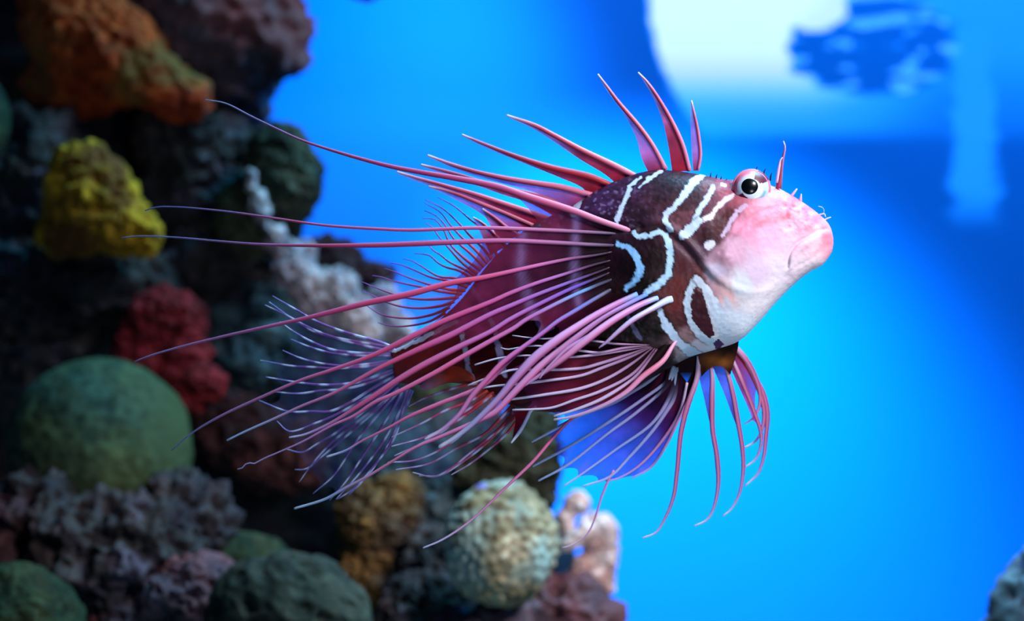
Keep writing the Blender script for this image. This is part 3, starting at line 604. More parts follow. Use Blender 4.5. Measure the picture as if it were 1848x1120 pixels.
# -- near pectoral fin
NP = [
 dict(p=[(1146, 419), (1080, 397), (1040, 382), (950, 354), (900, 337), (825, 322), (750, 309), (700, 299), (615, 276), (545, 253), (499, 232), (452, 209), (406, 186), (371, 180)], w=[9, 12, 14, 12, 10, 8, 6, 4, 3, 2], c=[(0, (206, 130, 160)), (.2, (190, 90, 130)), (.5, MAG), (.72, (200, 80, 120)), (.85, (170, 140, 210)), (1, (190, 200, 240))], d=(-64, -40), b=-25),
 dict(p=[(1128, 422), (1090, 420), (990, 415), (865, 411), (740, 415), (684, 413), (582, 406), (499, 394), (406, 381), (313, 373), (280, 374), (262, 380)], w=[5, 7, 7, 6, 5, 4, 3, 2], c=[(0, LAV), (.2, (196, 120, 170)), (.4, (214, 90, 140)), (.7, (204, 80, 124)), (.82, (160, 120, 190)), (1, (130, 140, 200))], d=(-58, -70), b=-30),
 dict(p=[(1114, 443), (1065, 441), (990, 437), (915, 434), (840, 436), (740, 440), (684, 442), (591, 443), (475, 441), (406, 436), (313, 428), (248, 426), (220, 429)], w=[6, 8, 9, 10, 9, 6, 4, 3, 2], c=[(0, LAV), (.2, (190, 110, 170)), (.4, MAG), (.62, (190, 66, 104)), (.75, (160, 110, 180)), (1, (140, 160, 210))], d=(-62, -90), b=-30),
 dict(p=[(1107, 454), (1070, 461), (1032, 466), (982, 476), (920, 490), (865, 502), (815, 510), (740, 530), (660, 547), (560, 572), (460, 594), (406, 606), (313, 629), (266, 643), (243, 652)], w=[4, 6, 8, 11, 12, 10, 7, 5, 4, 2], c=[(0, (120, 80, 130)), (.15, (200, 110, 180)), (.3, (220, 70, 110)), (.6, (206, 70, 124)), (.85, (180, 120, 180)), (1, (170, 160, 220))], d=(-64, -110), b=-28),
 dict(p=[(1105, 469), (1070, 478), (1020, 494), (970, 510), (920, 529), (887, 544), (825, 569), (787, 585), (737, 610), (675, 640), (600, 667), (545, 685), (470, 717), (395, 752), (345, 782), (310, 812)], w=[4, 6, 8, 10, 11, 8, 6, 5, 4, 2], c=[(0, (90, 60, 110)), (.12, (170, 110, 190)), (.3, (206, 80, 150)), (.55, (214, 76, 124)), (.75, (196, 120, 170)), (1, (110, 140, 200))], d=(-64, -120), b=-25),
 dict(p=[(1104, 481), (1070, 494), (1020, 512), (970, 531), (920, 552), (887, 566), (837, 592), (812, 605), (762, 627), (682, 665), (600, 710), (545, 732), (495, 755), (445, 777), (410, 794)], w=[4, 6, 8, 10, 12, 9, 7, 5, 4, 3], c=[(0, (70, 50, 110)), (.12, (120, 100, 200)), (.3, (180, 100, 190)), (.55, (220, 80, 130)), (.8, (200, 130, 180)), (.93, (180, 200, 245)), (1, (190, 215, 250))], d=(-64, -125), b=-22),
 dict(p=[(1102, 491), (1076, 502), (1032, 520), (982, 544), (920, 576), (887, 597), (825, 627), (762, 659), (712, 689), (675, 714), (644, 734), (600, 761), (560, 780), (545, 785), (522, 789)], w=[4, 7, 8, 9, 11, 11, 9, 5, 3], c=[(0, (60, 70, 120)), (.1, (90, 80, 200)), (.3, (170, 110, 200)), (.6, (216, 104, 160)), (.8, (210, 90, 140)), (.92, LAV), (1, WHT)], d=(-64, -120), b=-20),
 dict(p=[(1109, 502), (1076, 515), (1032, 534), (982, 559), (945, 579), (930, 590), (887, 614), (825, 649), (787, 671), (744, 694), (712, 710), (675, 726), (637, 751), (600, 767), (545, 797), (470, 830), (460, 836), (446, 835), (437, 844), (429, 846)], w=[6, 7, 8, 9, 9, 8, 6, 4, 2.5, 2], c=[(0, (100, 130, 180)), (.08, (90, 170, 230)), (.2, (170, 120, 200)), (.45, (224, 100, 150)), (.7, (216, 120, 170)), (.85, LAV), (1, (180, 180, 230))], d=(-64, -115), b=-22),
 dict(p=[(1106, 520), (1070, 541), (1032, 564), (1007, 579), (980, 600), (945, 625), (907, 654), (876, 687), (851, 715), (827, 749), (796, 776), (767, 792)], w=[7, 8, 8, 8, 10, 10, 8, 5], c=[(0, (150, 170, 220)), (.15, (80, 120, 210)), (.35, (150, 110, 200)), (.6, (214, 110, 170)), (.9, LAV), (1, WHT)], d=(-62, -112), b=-25),
 dict(p=[(1000, 590), (960, 615), (915, 655), (880, 690), (850, 706), (796, 727), (737, 752), (700, 772), (650, 797), (625, 812), (590, 824)], w=[4, 6, 8, 8, 8, 5, 4, 4], c=[(0, (130, 90, 170)), (.3, (206, 120, 180)), (.6, (222, 110, 156)), (.85, (210, 120, 170)), (.93, (150, 170, 230)), (1, WHT)], d=(-86, -60), b=-10),
 dict(p=[(1150, 530), (1112, 548), (1075, 568), (1040, 590), (1007, 612), (965, 645), (930, 682), (900, 718), (870, 748), (840, 775), (815, 793), (793, 806)], w=[9, 11, 13, 16, 17, 14, 11, 9, 7], c=[(0, (110, 170, 230)), (.08, (190, 130, 190)), (.3, (206, 160, 216)), (.6, (186, 150, 220)), (.85, (160, 180, 236)), (1, WHT)], d=(-80, -118), b=-30),
 dict(p=[(1168, 530), (1130, 550), (1092, 570), (1055, 597), (1017, 627), (980, 656), (945, 690), (920, 716), (895, 742), (865, 758), (832, 772), (790, 790), (750, 807), (700, 837), (662, 860), (625, 879), (587, 900), (532, 917)], w=[8, 11, 13, 14, 12, 8, 5, 5, 5, 4], c=[(0, (90, 150, 230)), (.08, (180, 140, 210)), (.3, (206, 150, 204)), (.5, (206, 130, 190)), (.75, (214, 130, 170)), (.9, (150, 180, 236)), (1, (200, 225, 250))], d=(-78, -100), b=-30),
 dict(p=[(1187, 537), (1155, 550), (1117, 571), (1086, 592), (1055, 616), (1030, 636), (1005, 655), (978, 674), (944, 697)], w=[10, 12, 13, 14, 12, 8, 4], c=[(0, (150, 200, 245)), (.1, (190, 140, 200)), (.4, (210, 160, 210)), (.8, (206, 140, 190)), (1, LAV)], d=(-76, -112), b=-26),
 dict(p=[(1060, 606), (1020, 632), (1000, 652), (984, 668), (974, 682)], w=[5, 7, 6, 3], c=[(0, (170, 130, 200)), (1, (200, 170, 220))], d=(-118, -120), b=-4),
 dict(p=[(1212, 539), (1203, 542), (1180, 555), (1142, 577), (1117, 597), (1092, 619), (1081, 627)], w=[14, 11, 10, 10, 9, 7, 3], c=[(0, (190, 215, 240)), (.4, (186, 200, 240)), (.8, (190, 180, 230)), (1, (180, 150, 210))], d=(-76, -108), b=-20),
]
sh = Sheet()
curv = [depth_curve(r['p'], r['d'][0], r['d'][1], r['b'], 60) for r in NP]
def at_x(c, x):                              # fraction along a curve where it passes pixel column x
    i = np.argmin(np.abs(c[:, 0]-x)); return i/(len(c)-1)
PUR = grad((0, (14, 5, 10), .97), (.25, (34, 10, 26), .95), (.55, (78, 22, 56), .90), (.85, (112, 34, 74), .82), (1, (110, 30, 60), .7))
def purple(p, u, v):
    c = PUR(p, u, v)
    for xs, w_ in (((946, 938, 950, 978), 8), ((1040, 1036, 1040, 1060), 7)):           # pale bands across the membrane
        xc = np.interp(p[:, 1], [400, 480, 530, 610], xs); a = 0.36*np.exp(-((p[:, 0]-xc)/w_)**2)
        c[:, :3] = c[:, :3]*(1-a)[:, None]+lin((168, 140, 210))*a[:, None]
    return c
for i, xa, xb, cc in ((0, 925, 975, .03), (1, 890, 880, .02), (2, 872, 812, .05), (3, 820, 770, .05), (4, 760, 735, .10), (5, 800, 790, .15), (6, 850, 860, .15), (7, 950, 960, .15)):
    sh.strip(curv[i], curv[i+1], at_x(curv[i], xa), at_x(curv[i+1], xb), cc, purple, nu=40, nv=10, sag=4)
DKM = grad((0, (20, 8, 12), .95), (.6, (50, 10, 24), .8), (1, (80, 20, 50), .4))
for i, j, xa, xb in ((8, 10, 1000, 1000), (10, 11, 960, 960), (11, 12, 1000, 1000)):
    sh.strip(curv[i], curv[j], at_x(curv[i], xa), at_x(curv[j], xb), .1, DKM, nu=20, nv=6, sag=6)
PECT = sh.build('pectoral_fin', ROOT, 'near pectoral fin with purple membrane')
for i, r in enumerate(NP):
    c0 = r['c'] if i in (0, 9, 13, 14) else [(0, (34, 14, 26)), (.05, tuple(0.6*np.array(r['c'][0][1])))]+[x for x in r['c'][1:]]   # the skin over the ray roots is dark
    if i in (10, 11, 12): c0 = r['c']
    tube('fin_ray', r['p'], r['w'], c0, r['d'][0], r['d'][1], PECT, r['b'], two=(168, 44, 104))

# -- pelvic fin (maroon fan under the pectoral)
PV = [
 ([(1172, 622), (1110, 620), (1067, 614), (1020, 608), (985, 611), (955, 609), (925, 605)], [2, 4, 4, 3, 2.5, 2]),
 ([(1172, 623), (1125, 628), (1080, 636), (1045, 632), (1000, 627), (976, 624), (954, 624), (935, 627), (915, 630), (904, 627)], [2, 5, 5, 4, 3, 3, 2]),
 ([(1172, 625), (1130, 632), (1067, 641), (1025, 644), (990, 643), (957, 641), (929, 642), (895, 647), (857, 658)], [2, 4, 5, 4, 3, 3, 3]),
 ([(1174, 625), (1135, 639), (1085, 655), (1050, 664), (989, 667), (926, 667), (897, 675), (870, 685), (845, 695)], [2, 6, 6, 5, 4, 4, 3]),
 ([(1176, 626), (1135, 645), (1085, 664), (1050, 677), (982, 687), (950, 691), (895, 696), (874, 699), (852, 703)], [3, 6, 6, 5, 5, 4, 3]),
 ([(1178, 627), (1140, 656), (1097, 682), (1050, 700), (982, 712), (917, 721)], [3, 6, 6, 6, 5, 4]),
 ([(1182, 628), (1142, 674), (1085, 705), (1035, 722), (997, 735), (965, 738), (925, 739)], [3, 6, 6, 5, 4, 3]),
 ([(1186, 629), (1150, 676), (1135, 689), (1085, 720), (1035, 740), (1000, 750)], [4, 6, 7, 6, 4]),
 ([(1229, 604), (1215, 622), (1197, 650), (1160, 679), (1130, 707), (1085, 733), (1035, 751), (1000, 757)], [4, 9, 11, 10, 8, 7, 6, 4]),
]
pvc = [depth_curve(p, -58 if i < 8 else -42, -66+2*i, -16 if i < 8 else -34, 50) for i, (p, w) in enumerate(PV)]
sh = Sheet()
MAR = grad((0, (10, 4, 6), .98), (.3, (44, 9, 22), .97), (.6, (100, 24, 46), .94), (.85, (108, 28, 60), .9), (1, (100, 34, 80), .7))
for i in range(2, 8):
    ta = [1, 1, .72, .78, .8, .9, .94, .98][i]; tb = [1, 1, .72, .78, .8, .9, .94, .98, .98][i+1]
    sh.strip(pvc[i], pvc[i+1], ta, tb, .06, MAR, nu=30, nv=7, sag=3)
PELV = sh.build('pelvic_fin', ROOT, 'maroon pelvic fin fan with pale rays')
for i, (p, w) in enumerate(PV):
    c = [(0, (70, 40, 60)), (.2, (150, 110, 150)), (.5, (200, 176, 216)), (1, (210, 214, 244))]
    if i == 8: c = [(0, (214, 160, 190)), (.3, (200, 110, 140)), (.6, (206, 150, 196)), (1, (206, 200, 240))]
    tube('fin_ray', p, w, c, -58 if i < 8 else -42, -66+2*i, PELV, -16 if i < 8 else -34)

# -- far pectoral fin (blue fan and the curving rays below the throat)
BF = [
 ([(1198, 664), (1172, 687), (1140, 707), (1110, 725), (1035, 755), (995, 778), (960, 797)], [6, 7, 6, 5, 5, 3]),
 ([(1216, 660), (1205, 685), (1160, 720), (1085, 770), (1010, 815), (962, 841)], [8, 6, 6, 6, 5, 3]),
 ([(1218, 662), (1208, 690), (1150, 743), (1097, 782), (1022, 840), (972, 867)], [8, 6, 6, 5, 5, 3]),
 ([(1220, 662), (1214, 700), (1180, 760), (1110, 812), (1047, 857), (1017, 877)], [9, 8, 6, 5, 4, 3]),
 ([(1221, 664), (1216, 716), (1200, 745), (1175, 780), (1135, 825), (1100, 860), (1052, 877)], [10, 9, 7, 6, 5, 3]),
 ([(1240, 690), (1226, 745), (1185, 807), (1147, 845), (1112, 864), (1094, 867)], [5, 6, 6, 5, 4, 3]),
 ([(1262, 645), (1255, 690), (1225, 755), (1197, 812), (1172, 845), (1140, 862)], [9, 9, 7, 6, 5, 3]),
]
bfc = [depth_curve(p, 20+3*i, 70+5*i, 8, 50) for i, (p, w) in enumerate(BF)]
sh = Sheet()
BLU = grad((0, (12, 5, 8), .98), (.25, (26, 8, 22), .97), (.42, (66, 26, 92), .97), (.7, (74, 56, 170), .90), (1, (64, 64, 176), .76))
def bluef(p, u, v):
    c = BLU(p, u, v); a = 0.45*np.clip(fbm(np.stack([(p[:, 0]+p[:, 1]*.55)/22, (p[:, 1]-p[:, 0]*.3)/90, p[:, 0]*0+4], 1), 2)-.1, 0, 1)
    c[:, :3] = c[:, :3]*(1-a)[:, None]+lin((150, 30, 70))*a[:, None]; return c
for i in range(6):
    ta = [.9, .86, .86, .9, .9, 1, .98][i]; tb = [.9, .86, .86, .9, .9, 1, .98][i+1]
    sh.strip(bfc[i], bfc[i+1], ta, tb, .05, bluef, nu=34, nv=8, sag=3)
sh.strip(depth_curve([(1130, 702), (1085, 732), (1035, 752), (1005, 775), (985, 795)], 15, 60, 5, 40), bfc[0], .85, .82, .05, bluef, nu=30, nv=7, sag=2)
# base web and webs along the curving rays
def BROWN(p, u, v):
    a = np.exp(-((p[:, 0]-1292)/26)**2-((p[:, 1]-652)/13)**2)+0.5*np.exp(-((p[:, 0]-1240)/16)**2-((p[:, 1]-668)/14)**2)
    c = lin((30, 10, 12))*(1-a)[:, None]+lin((140, 78, 30))*a[:, None]
    return np.hstack([c*(1+0.3*fbm(np.stack([p[:, 0]/9, p[:, 1]/9, p[:, 0]*0], 1), 2))[:, None], np.full((len(p), 1), 1.0)])
sh.strip(depth_curve([(1252, 600), (1260, 640), (1266, 680)], 12, 34, 0, 20), depth_curve([(1334, 592), (1332, 626), (1318, 676)], 24, 50, 0, 20), 1, 1, .22, BROWN, nu=18, nv=22, sag=0)
sh.strip(depth_curve([(1206, 618), (1204, 668), (1194, 705), (1176, 735)], 10, 30, 0, 30), depth_curve([(1262, 612), (1262, 645), (1255, 690), (1236, 735)], 30, 50, 0, 30), 1, 1, .05, grad((0, (12, 5, 7), .98), (.5, (34, 9, 18), .95), (.8, (44, 16, 44), .6), (1, (50, 20, 60), .0)), nu=18, nv=10, sag=2)
WEB = grad((0, (60, 24, 40), .97), (.4, (84, 70, 160), .85), (1, (70, 16, 50), .95))
REDM = grad((0, (60, 18, 22), .97), (.5, (150, 26, 34), .93), (1, (120, 24, 60), .8))
CR = [
 ([(1262, 642), (1258, 680), (1240, 735), (1229, 780), (1222, 850), (1215, 898), (1199, 937), (1183, 961), (1160, 970)], [10, 10, 10, 9, 8, 7, 5, 3], 30),
 ([(1278, 634), (1285, 675), (1285, 725), (1286, 775), (1294, 825), (1296, 877), (1286, 921), (1274, 939), (1254, 948)], [6, 8, 10, 9, 9, 9, 7, 5, 3], 40),
 ([(1300, 632), (1311, 665), (1322, 707), (1332, 762), (1340, 812), (1341, 851), (1333, 894), (1317, 921), (1305, 930)], [6, 8, 9, 9, 8, 7, 5, 3], 50),
 ([(1318, 616), (1347, 650), (1365, 685), (1372, 715), (1368, 740), (1358, 755), (1344, 764)], [9, 11, 10, 9, 7, 5, 3], 60),
 ([(1324, 630), (1350, 664), (1370, 704), (1379, 745), (1374, 778), (1362, 797), (1344, 807)], [6, 8, 9, 9, 8, 5, 3], 66),
 ([(1318, 640), (1340, 690), (1362, 745), (1374, 785), (1371, 812), (1362, 830), (1345, 842)], [6, 8, 8, 8, 7, 5, 3], 58),
 ([(1330, 640), (1356, 672), (1376, 706), (1385, 745), (1382, 790), (1378, 825), (1367, 855), (1345, 876)], [5, 7, 9, 9, 8, 7, 5, 3], 74),
]
cc_ = [depth_curve(p, z, z+26, 0, 50) for p, w, z in CR]
sh.strip(depth_curve([(1262, 648), (1262, 680), (1270, 715), (1279, 755), (1284, 775)], 40, 50, 0, 30), cc_[1], 1, .44, 0, WEB, nu=24, nv=7, sag=0)
sh.strip(depth_curve([(1284, 655), (1294, 680), (1308, 712), (1320, 745), (1332, 775)], 50, 60, 0, 30), cc_[2], 1, .45, 0, WEB, nu=24, nv=7, sag=0)
sh.strip(cc_[5], cc_[3], .55, .55, .12, REDM, nu=24, nv=8, sag=2)
sh.strip(depth_curve([(1312, 650), (1330, 690), (1348, 730), (1360, 760)], 56, 66, 0, 30), cc_[5], 1, .6, 0, REDM, nu=24, nv=5, sag=0)
FARP = sh.build('pectoral_fin', ROOT, 'far pectoral fin with blue translucent membrane')
for i, (p, w) in enumerate(BF):
    tube('fin_ray', p, w, [(0, (120, 140, 170)), (.25, (150, 140, 190)), (.6, (140, 160, 230)), (1, (190, 200, 245))] if i < 5 else [(0, (190, 170, 200)), (.4, (190, 120, 170)), (1, (190, 170, 226))], 17+3*i, 67+5*i, FARP, 8)
for p, w, z in CR:
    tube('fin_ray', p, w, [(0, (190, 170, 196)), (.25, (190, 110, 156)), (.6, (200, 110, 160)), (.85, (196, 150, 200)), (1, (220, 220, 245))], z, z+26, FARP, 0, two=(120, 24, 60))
tube('fin_ray', [(1105, 725), (1060, 742), (1030, 757), (998, 790), (963, 831), (916, 876), (848, 940), (797, 974), (764, 988)], [4, 5, 6, 6, 5, 4, 4, 3], [(0, (150, 60, 90)), (.25, (206, 90, 140)), (.7, (204, 130, 180)), (1, (200, 200, 240))], -20, -30, FARP, 0)
tube('fin_ray', [(1108, 848), (1099, 864), (1085, 898), (1073, 937), (1058, 965), (1030, 984), (1015, 988)], [4, 4.5, 4, 3, 2.5, 2], [(0, (200, 120, 170)), (.6, (196, 140, 190)), (1, (210, 190, 220))], 80, 90, FARP, 0)

# -- dorsal spines, each with its own trailing membrane
def dspine(lead, trail, w, cols, z, mcol):
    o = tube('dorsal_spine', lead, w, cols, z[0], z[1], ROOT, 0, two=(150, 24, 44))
    if trail:
        s_ = Sheet(); s_.strip(depth_curve(lead, z[0], z[1], 0, 40), depth_curve(trail, z[0]+4, z[1]+2, 0, 40), 1, 1, 0, mcol, nu=26, nv=6, sag=0)
        s_.build('spine_membrane', o)
    return o
SR = [(0, (196, 110, 140)), (.4, (206, 100, 130)), (.75, (190, 70, 100)), (.93, (206, 150, 190)), (1, (226, 222, 244))]
SD_ = [(0, (170, 40, 54)), (.4, (170, 36, 54)), (.7, (140, 40, 70)), (.93, (190, 110, 150)), (1, (220, 220, 244))]
MR = grad((0, (150, 26, 40), .98), (.4, (170, 60, 90), .95), (.8, (180, 130, 180), .9), (1, (180, 150, 200), .8))
ML = grad((0, (170, 40, 60), .97), (.3, (176, 110, 170), .92), (.7, (140, 120, 200), .9), (1, (190, 190, 230), .8))
dspine([(1260, 308), (1264, 280), (1260, 240), (1253, 205), (1248, 182)], [(1251, 308), (1249, 280), (1247, 240), (1246, 205), (1247, 184)], [5, 6, 6, 5, 3], SR, (6, 0), ML)
dspine([(1245, 309), (1232, 262), (1212, 218), (1190, 180), (1168, 148), (1152, 131)], [(1213, 309), (1206, 262), (1195, 215), (1181, 180), (1164, 150), (1153, 133)], [7, 8, 8, 7, 6, 3], SR, (12, 5), MR)
dspine([(1202, 306), (1178, 262), (1156, 231), (1116, 184), (1094, 154), (1079, 134)], [(1172, 314), (1158, 285), (1149, 250), (1126, 205), (1097, 166), (1080, 137)], [8, 8, 8, 8, 6, 3], SR, (14, 5), ML)
dspine([(1150, 320), (1116, 302), (1049, 270), (1000, 244), (965, 226), (915, 208)], [(1113, 333), (1094, 316), (1048, 288), (1004, 258), (966, 234), (917, 211)], [11, 11, 10, 9, 8, 4], SR, (16, 6), MR)
dspine([(1106, 336), (1066, 319), (999, 303), (955, 290), (915, 276), (870, 258), (834, 243)], [(1064, 352), (1050, 338), (1010, 320), (968, 303), (920, 284), (872, 264), (836, 246)], [11, 12, 11, 10, 8, 6, 4], SD_, (18, 10), MR)
dspine([(1068, 352), (1015, 338), (965, 330), (915, 322), (860, 310), (814, 296), (772, 280)], [(1040, 376), (1000, 362), (960, 345), (905, 330), (852, 315), (812, 301), (775, 284)], [11, 11, 10, 9, 8, 7, 4], SR, (20, 10), ML)
dspine([(1030, 378), (985, 358), (915, 340), (870, 328), (831, 316), (795, 306), (760, 297)], [(1000, 390), (960, 368), (905, 350), (865, 336), (828, 322), (793, 311), (763, 301)], [10, 10, 9, 8, 7, 6, 4], SD_, (26, 14), MR)
dspine([(1000, 398), (960, 384), (900, 364), (850, 348), (800, 334), (750, 320), (717, 310)], [(955, 412), (925, 396), (880, 376), (838, 358), (795, 341), (748, 326), (719, 314)], [9, 10, 9, 8, 7, 6, 4], SR, (30, 18), MR)
dspine([(962, 406), (915, 386), (870, 368), (830, 352), (800, 342), (774, 336)], [(925, 422), (890, 402), (860, 380), (826, 362), (798, 348), (776, 339)], [8, 8, 8, 7, 6, 4], SR, (34, 20), ML)
dspine([(938, 424), (915, 410), (895, 394), (871, 377)], [(905, 440), (892, 418), (880, 398), (872, 380)], [6, 6, 6, 4], SR, (38, 28), MR)
dspine([(915, 444), (890, 420), (870, 402), (854, 392)], [(885, 460), (872, 430), (862, 410), (855, 395)], [5, 5, 5, 3], SD_, (42, 32), MR)

# -- soft dorsal fin near the tail
SDF = [
 [(898, 462), (885, 432), (867, 410), (850, 397), (820, 372), (790, 356)], [(888, 468), (872, 448), (850, 427), (830, 405), (800, 377), (767, 360)], [(880, 476), (862, 455), (832, 427), (812, 405), (795, 383), (766, 366)],
 [(874, 482), (850, 458), (820, 432), (800, 402), (785, 388), (766, 380)], [(868, 488), (840, 468), (812, 440), (800, 414), (784, 396), (762, 394)], [(862, 494), (836, 476), (812, 450), (792, 427), (780, 410), (768, 402)],
 [(860, 500), (845, 490), (810, 472), (795, 460), (780, 450), (768, 432)], [(856, 506), (830, 489), (805, 482), (790, 474), (775, 461), (747, 457)], [(850, 512), (820, 502), (792, 499), (760, 480), (742, 470), (727, 467)],
 [(844, 518), (810, 507), (780, 501), (747, 487), (725, 478), (705, 474)], [(840, 524), (810, 522), (780, 515), (735, 500), (712, 490), (694, 484)], [(834, 530), (795, 526), (760, 518), (710, 507), (690, 500), (672, 497)],
 [(828, 536), (800, 539), (760, 540), (727, 536), (697, 526), (652, 508)], [(820, 544), (795, 552), (760, 556), (730, 554), (700, 546), (652, 523)], [(812, 554), (785, 566), (747, 574), (715, 573), (685, 566), (655, 546)], [(804, 564), (775, 580), (735, 588), (705, 588), (682, 582)]]
sh = Sheet(); sdc = [depth_curve(p, 50, 64, 0, 40) for p in SDF]
SDM = grad((0, (160, 50, 40), .9), (.35, (120, 60, 80), .45), (.7, (120, 120, 180), .22), (1, (140, 140, 200), .12))
SDM0 = grad((0, (150, 34, 30), .9), (.35, (120, 40, 50), .35), (.5, (120, 80, 140), .0), (1, (140, 140, 200), .0))
for i in range(15): sh.strip(sdc[i], sdc[i+1], .92, .92, .06, SDM if i > 8 else SDM0, nu=22, nv=5, sag=2)
SOFT = sh.build('soft_dorsal_fin', ROOT)
for i, p in enumerate(SDF):
    tube('fin_ray', p, [6, 5, 4, 3, 2.4, 1.4], [(0, (190, 70, 50)), (.35, (180, 56, 70)), (.7, (140, 60, 110)), (1, (120, 90, 170))], 49, 63, SOFT, 0, ns=6)

# -- tail fin
TF = [
 [(712, 628), (685, 617), (645, 606), (610, 595), (572, 580), (537, 560), (492, 534)], [(712, 632), (705, 627), (635, 615), (572, 600), (535, 580), (486, 545)], [(712, 635), (660, 624), (610, 611), (560, 592), (520, 570), (478, 550)],
 [(713, 638), (650, 637), (597, 630), (560, 615), (530, 598), (505, 580)], [(713, 641), (650, 641), (600, 637), (560, 626), (525, 612)], [(713, 648), (680, 655), (622, 660), (572, 654), (540, 645), (510, 632)],
 [(713, 652), (670, 660), (600, 664), (562, 662), (527, 660), (470, 650)], [(714, 664), (682, 677), (655, 687), (620, 693), (580, 694), (540, 690), (480, 680)], [(715, 668), (660, 692), (620, 702), (577, 705), (537, 710), (490, 706)],
 [(715, 676), (670, 702), (632, 726), (595, 742), (562, 742), (520, 742), (467, 722)], [(716, 682), (660, 718), (602, 750), (570, 763), (522, 778), (500, 760)], [(718, 688), (680, 722), (640, 755), (600, 785), (570, 802), (545, 816), (517, 810)],
 [(719, 700), (690, 727), (650, 757), (600, 797), (567, 832), (540, 869)], [(716, 702), (680, 738), (630, 782), (585, 820), (552, 846), (532, 847)], [(722, 704), (712, 714), (670, 762), (637, 804), (620, 832), (600, 860), (565, 890)],
 [(726, 704), (720, 718), (690, 768), (655, 822), (625, 867), (595, 902)], [(734, 702), (730, 720), (700, 782), (685, 806), (650, 852), (607, 900)], [(740, 702), (725, 748), (712, 788), (697, 812), (670, 846), (640, 880), (610, 900)], [(744, 704), (730, 740), (716, 770), (690, 820), (660, 862), (630, 892)]]
sh = Sheet(); tfc = [depth_curve(p, 68, 90, 0, 40) for p in TF]
TFM = grad((0, (110, 100, 160), .40), (.4, (90, 90, 140), .24), (1, (90, 100, 150), .14))
for i in range(18): sh.strip(tfc[i], tfc[i+1], .93, .93, .04, TFM, nu=20, nv=5, sag=2)
TAIL = sh.build('tail_fin', ROOT)
for i, p in enumerate(TF):
    tube('fin_ray', p, [6, 5.4, 4.8, 4, 3, 1.8], [(0, (150, 130, 200)), (.3, (130, 80, 150)), (.7, (110, 80, 160)), (1, (130, 130, 200))], 68, 90, TAIL, 0, ns=6, spots=(5, (190, 200, 240), i*1.3))

# -- anal fin
AF = [
 [(862, 690), (830, 697), (800, 706), (762, 720), (738, 733)], [(868, 698), (840, 708), (810, 722), (775, 736), (735, 746)], [(880, 704), (850, 722), (800, 742), (762, 763), (707, 788)], [(888, 712), (855, 738), (807, 770), (762, 790), (707, 805)],
 [(896, 702), (870, 722), (837, 744), (800, 777), (760, 800), (712, 822)], [(904, 718), (880, 745), (845, 774), (800, 808), (750, 830), (700, 834)], [(925, 730), (900, 758), (875, 782), (825, 808), (775, 836), (715, 847)],
 [(932, 736), (910, 765), (887, 786), (842, 822), (812, 846), (782, 860), (745, 852)], [(936, 742), (910, 766), (870, 806), (835, 833), (795, 857), (757, 858)], [(940, 744), (922, 760), (905, 782), (892, 798)], [(944, 744), (916, 780), (880, 812), (846, 838), (815, 856)]]
sh = Sheet(); afc = [depth_curve(p, 30, 48, 0, 40) for p in AF]
AFM = grad((0, (190, 60, 40), .75), (.3, (150, 110, 130), .28), (.7, (130, 150, 180), .20), (1, (140, 150, 200), .12))
for i in range(8): sh.strip(afc[i], afc[i+1], .95, .95, .05, AFM, nu=20, nv=5, sag=2)
ORG = grad((0, (206, 90, 70), .98), (.5, (206, 66, 40), .97), (1, (210, 150, 170), .95))
sh.strip(depth_curve([(857, 684), (845, 668), (820, 660), (785, 671), (757, 697)], 26, 40, 0, 30), depth_curve([(858, 689), (845, 687), (820, 688), (795, 695), (765, 706)], 24, 38, 0, 30), 1, 1, 0, ORG, nu=24, nv=7, sag=-5)
ANAL = sh.build('anal_fin', ROOT)
for i, p in enumerate(AF):
    tube('fin_ray', p, [6, 6, 5, 4, 3, 2], [(0, (206, 70, 50)), (.2, (190, 60, 80)), (.6, (186, 80, 130)), (.9, (180, 140, 200)), (1, (210, 215, 245))], 30, 48, ANAL, 0, ns=6, spots=(4, (196, 190, 236), i*1.9))
sp_ = tube('anal_spine', [(968, 733), (958, 740), (952, 752), (940, 775), (923, 798)], [5, 7, 7, 7, 4], [(0, (206, 206, 230)), (.5, (180, 180, 226)), (1, (206, 214, 240))], -10, -14, ROOT, 0)
s_ = Sheet(); s_.strip(depth_curve([(960, 740), (952, 752), (940, 775), (924, 796)], -10, -14, 0, 30), depth_curve([(925, 742), (930, 755), (928, 772), (924, 794)], -6, -12, 0, 30), 1, 1, 0, grad((0, (150, 30, 50), .95), (1, (60, 8, 30), .97)), nu=14, nv=5, sag=0)
s_.build('spine_membrane', sp_)

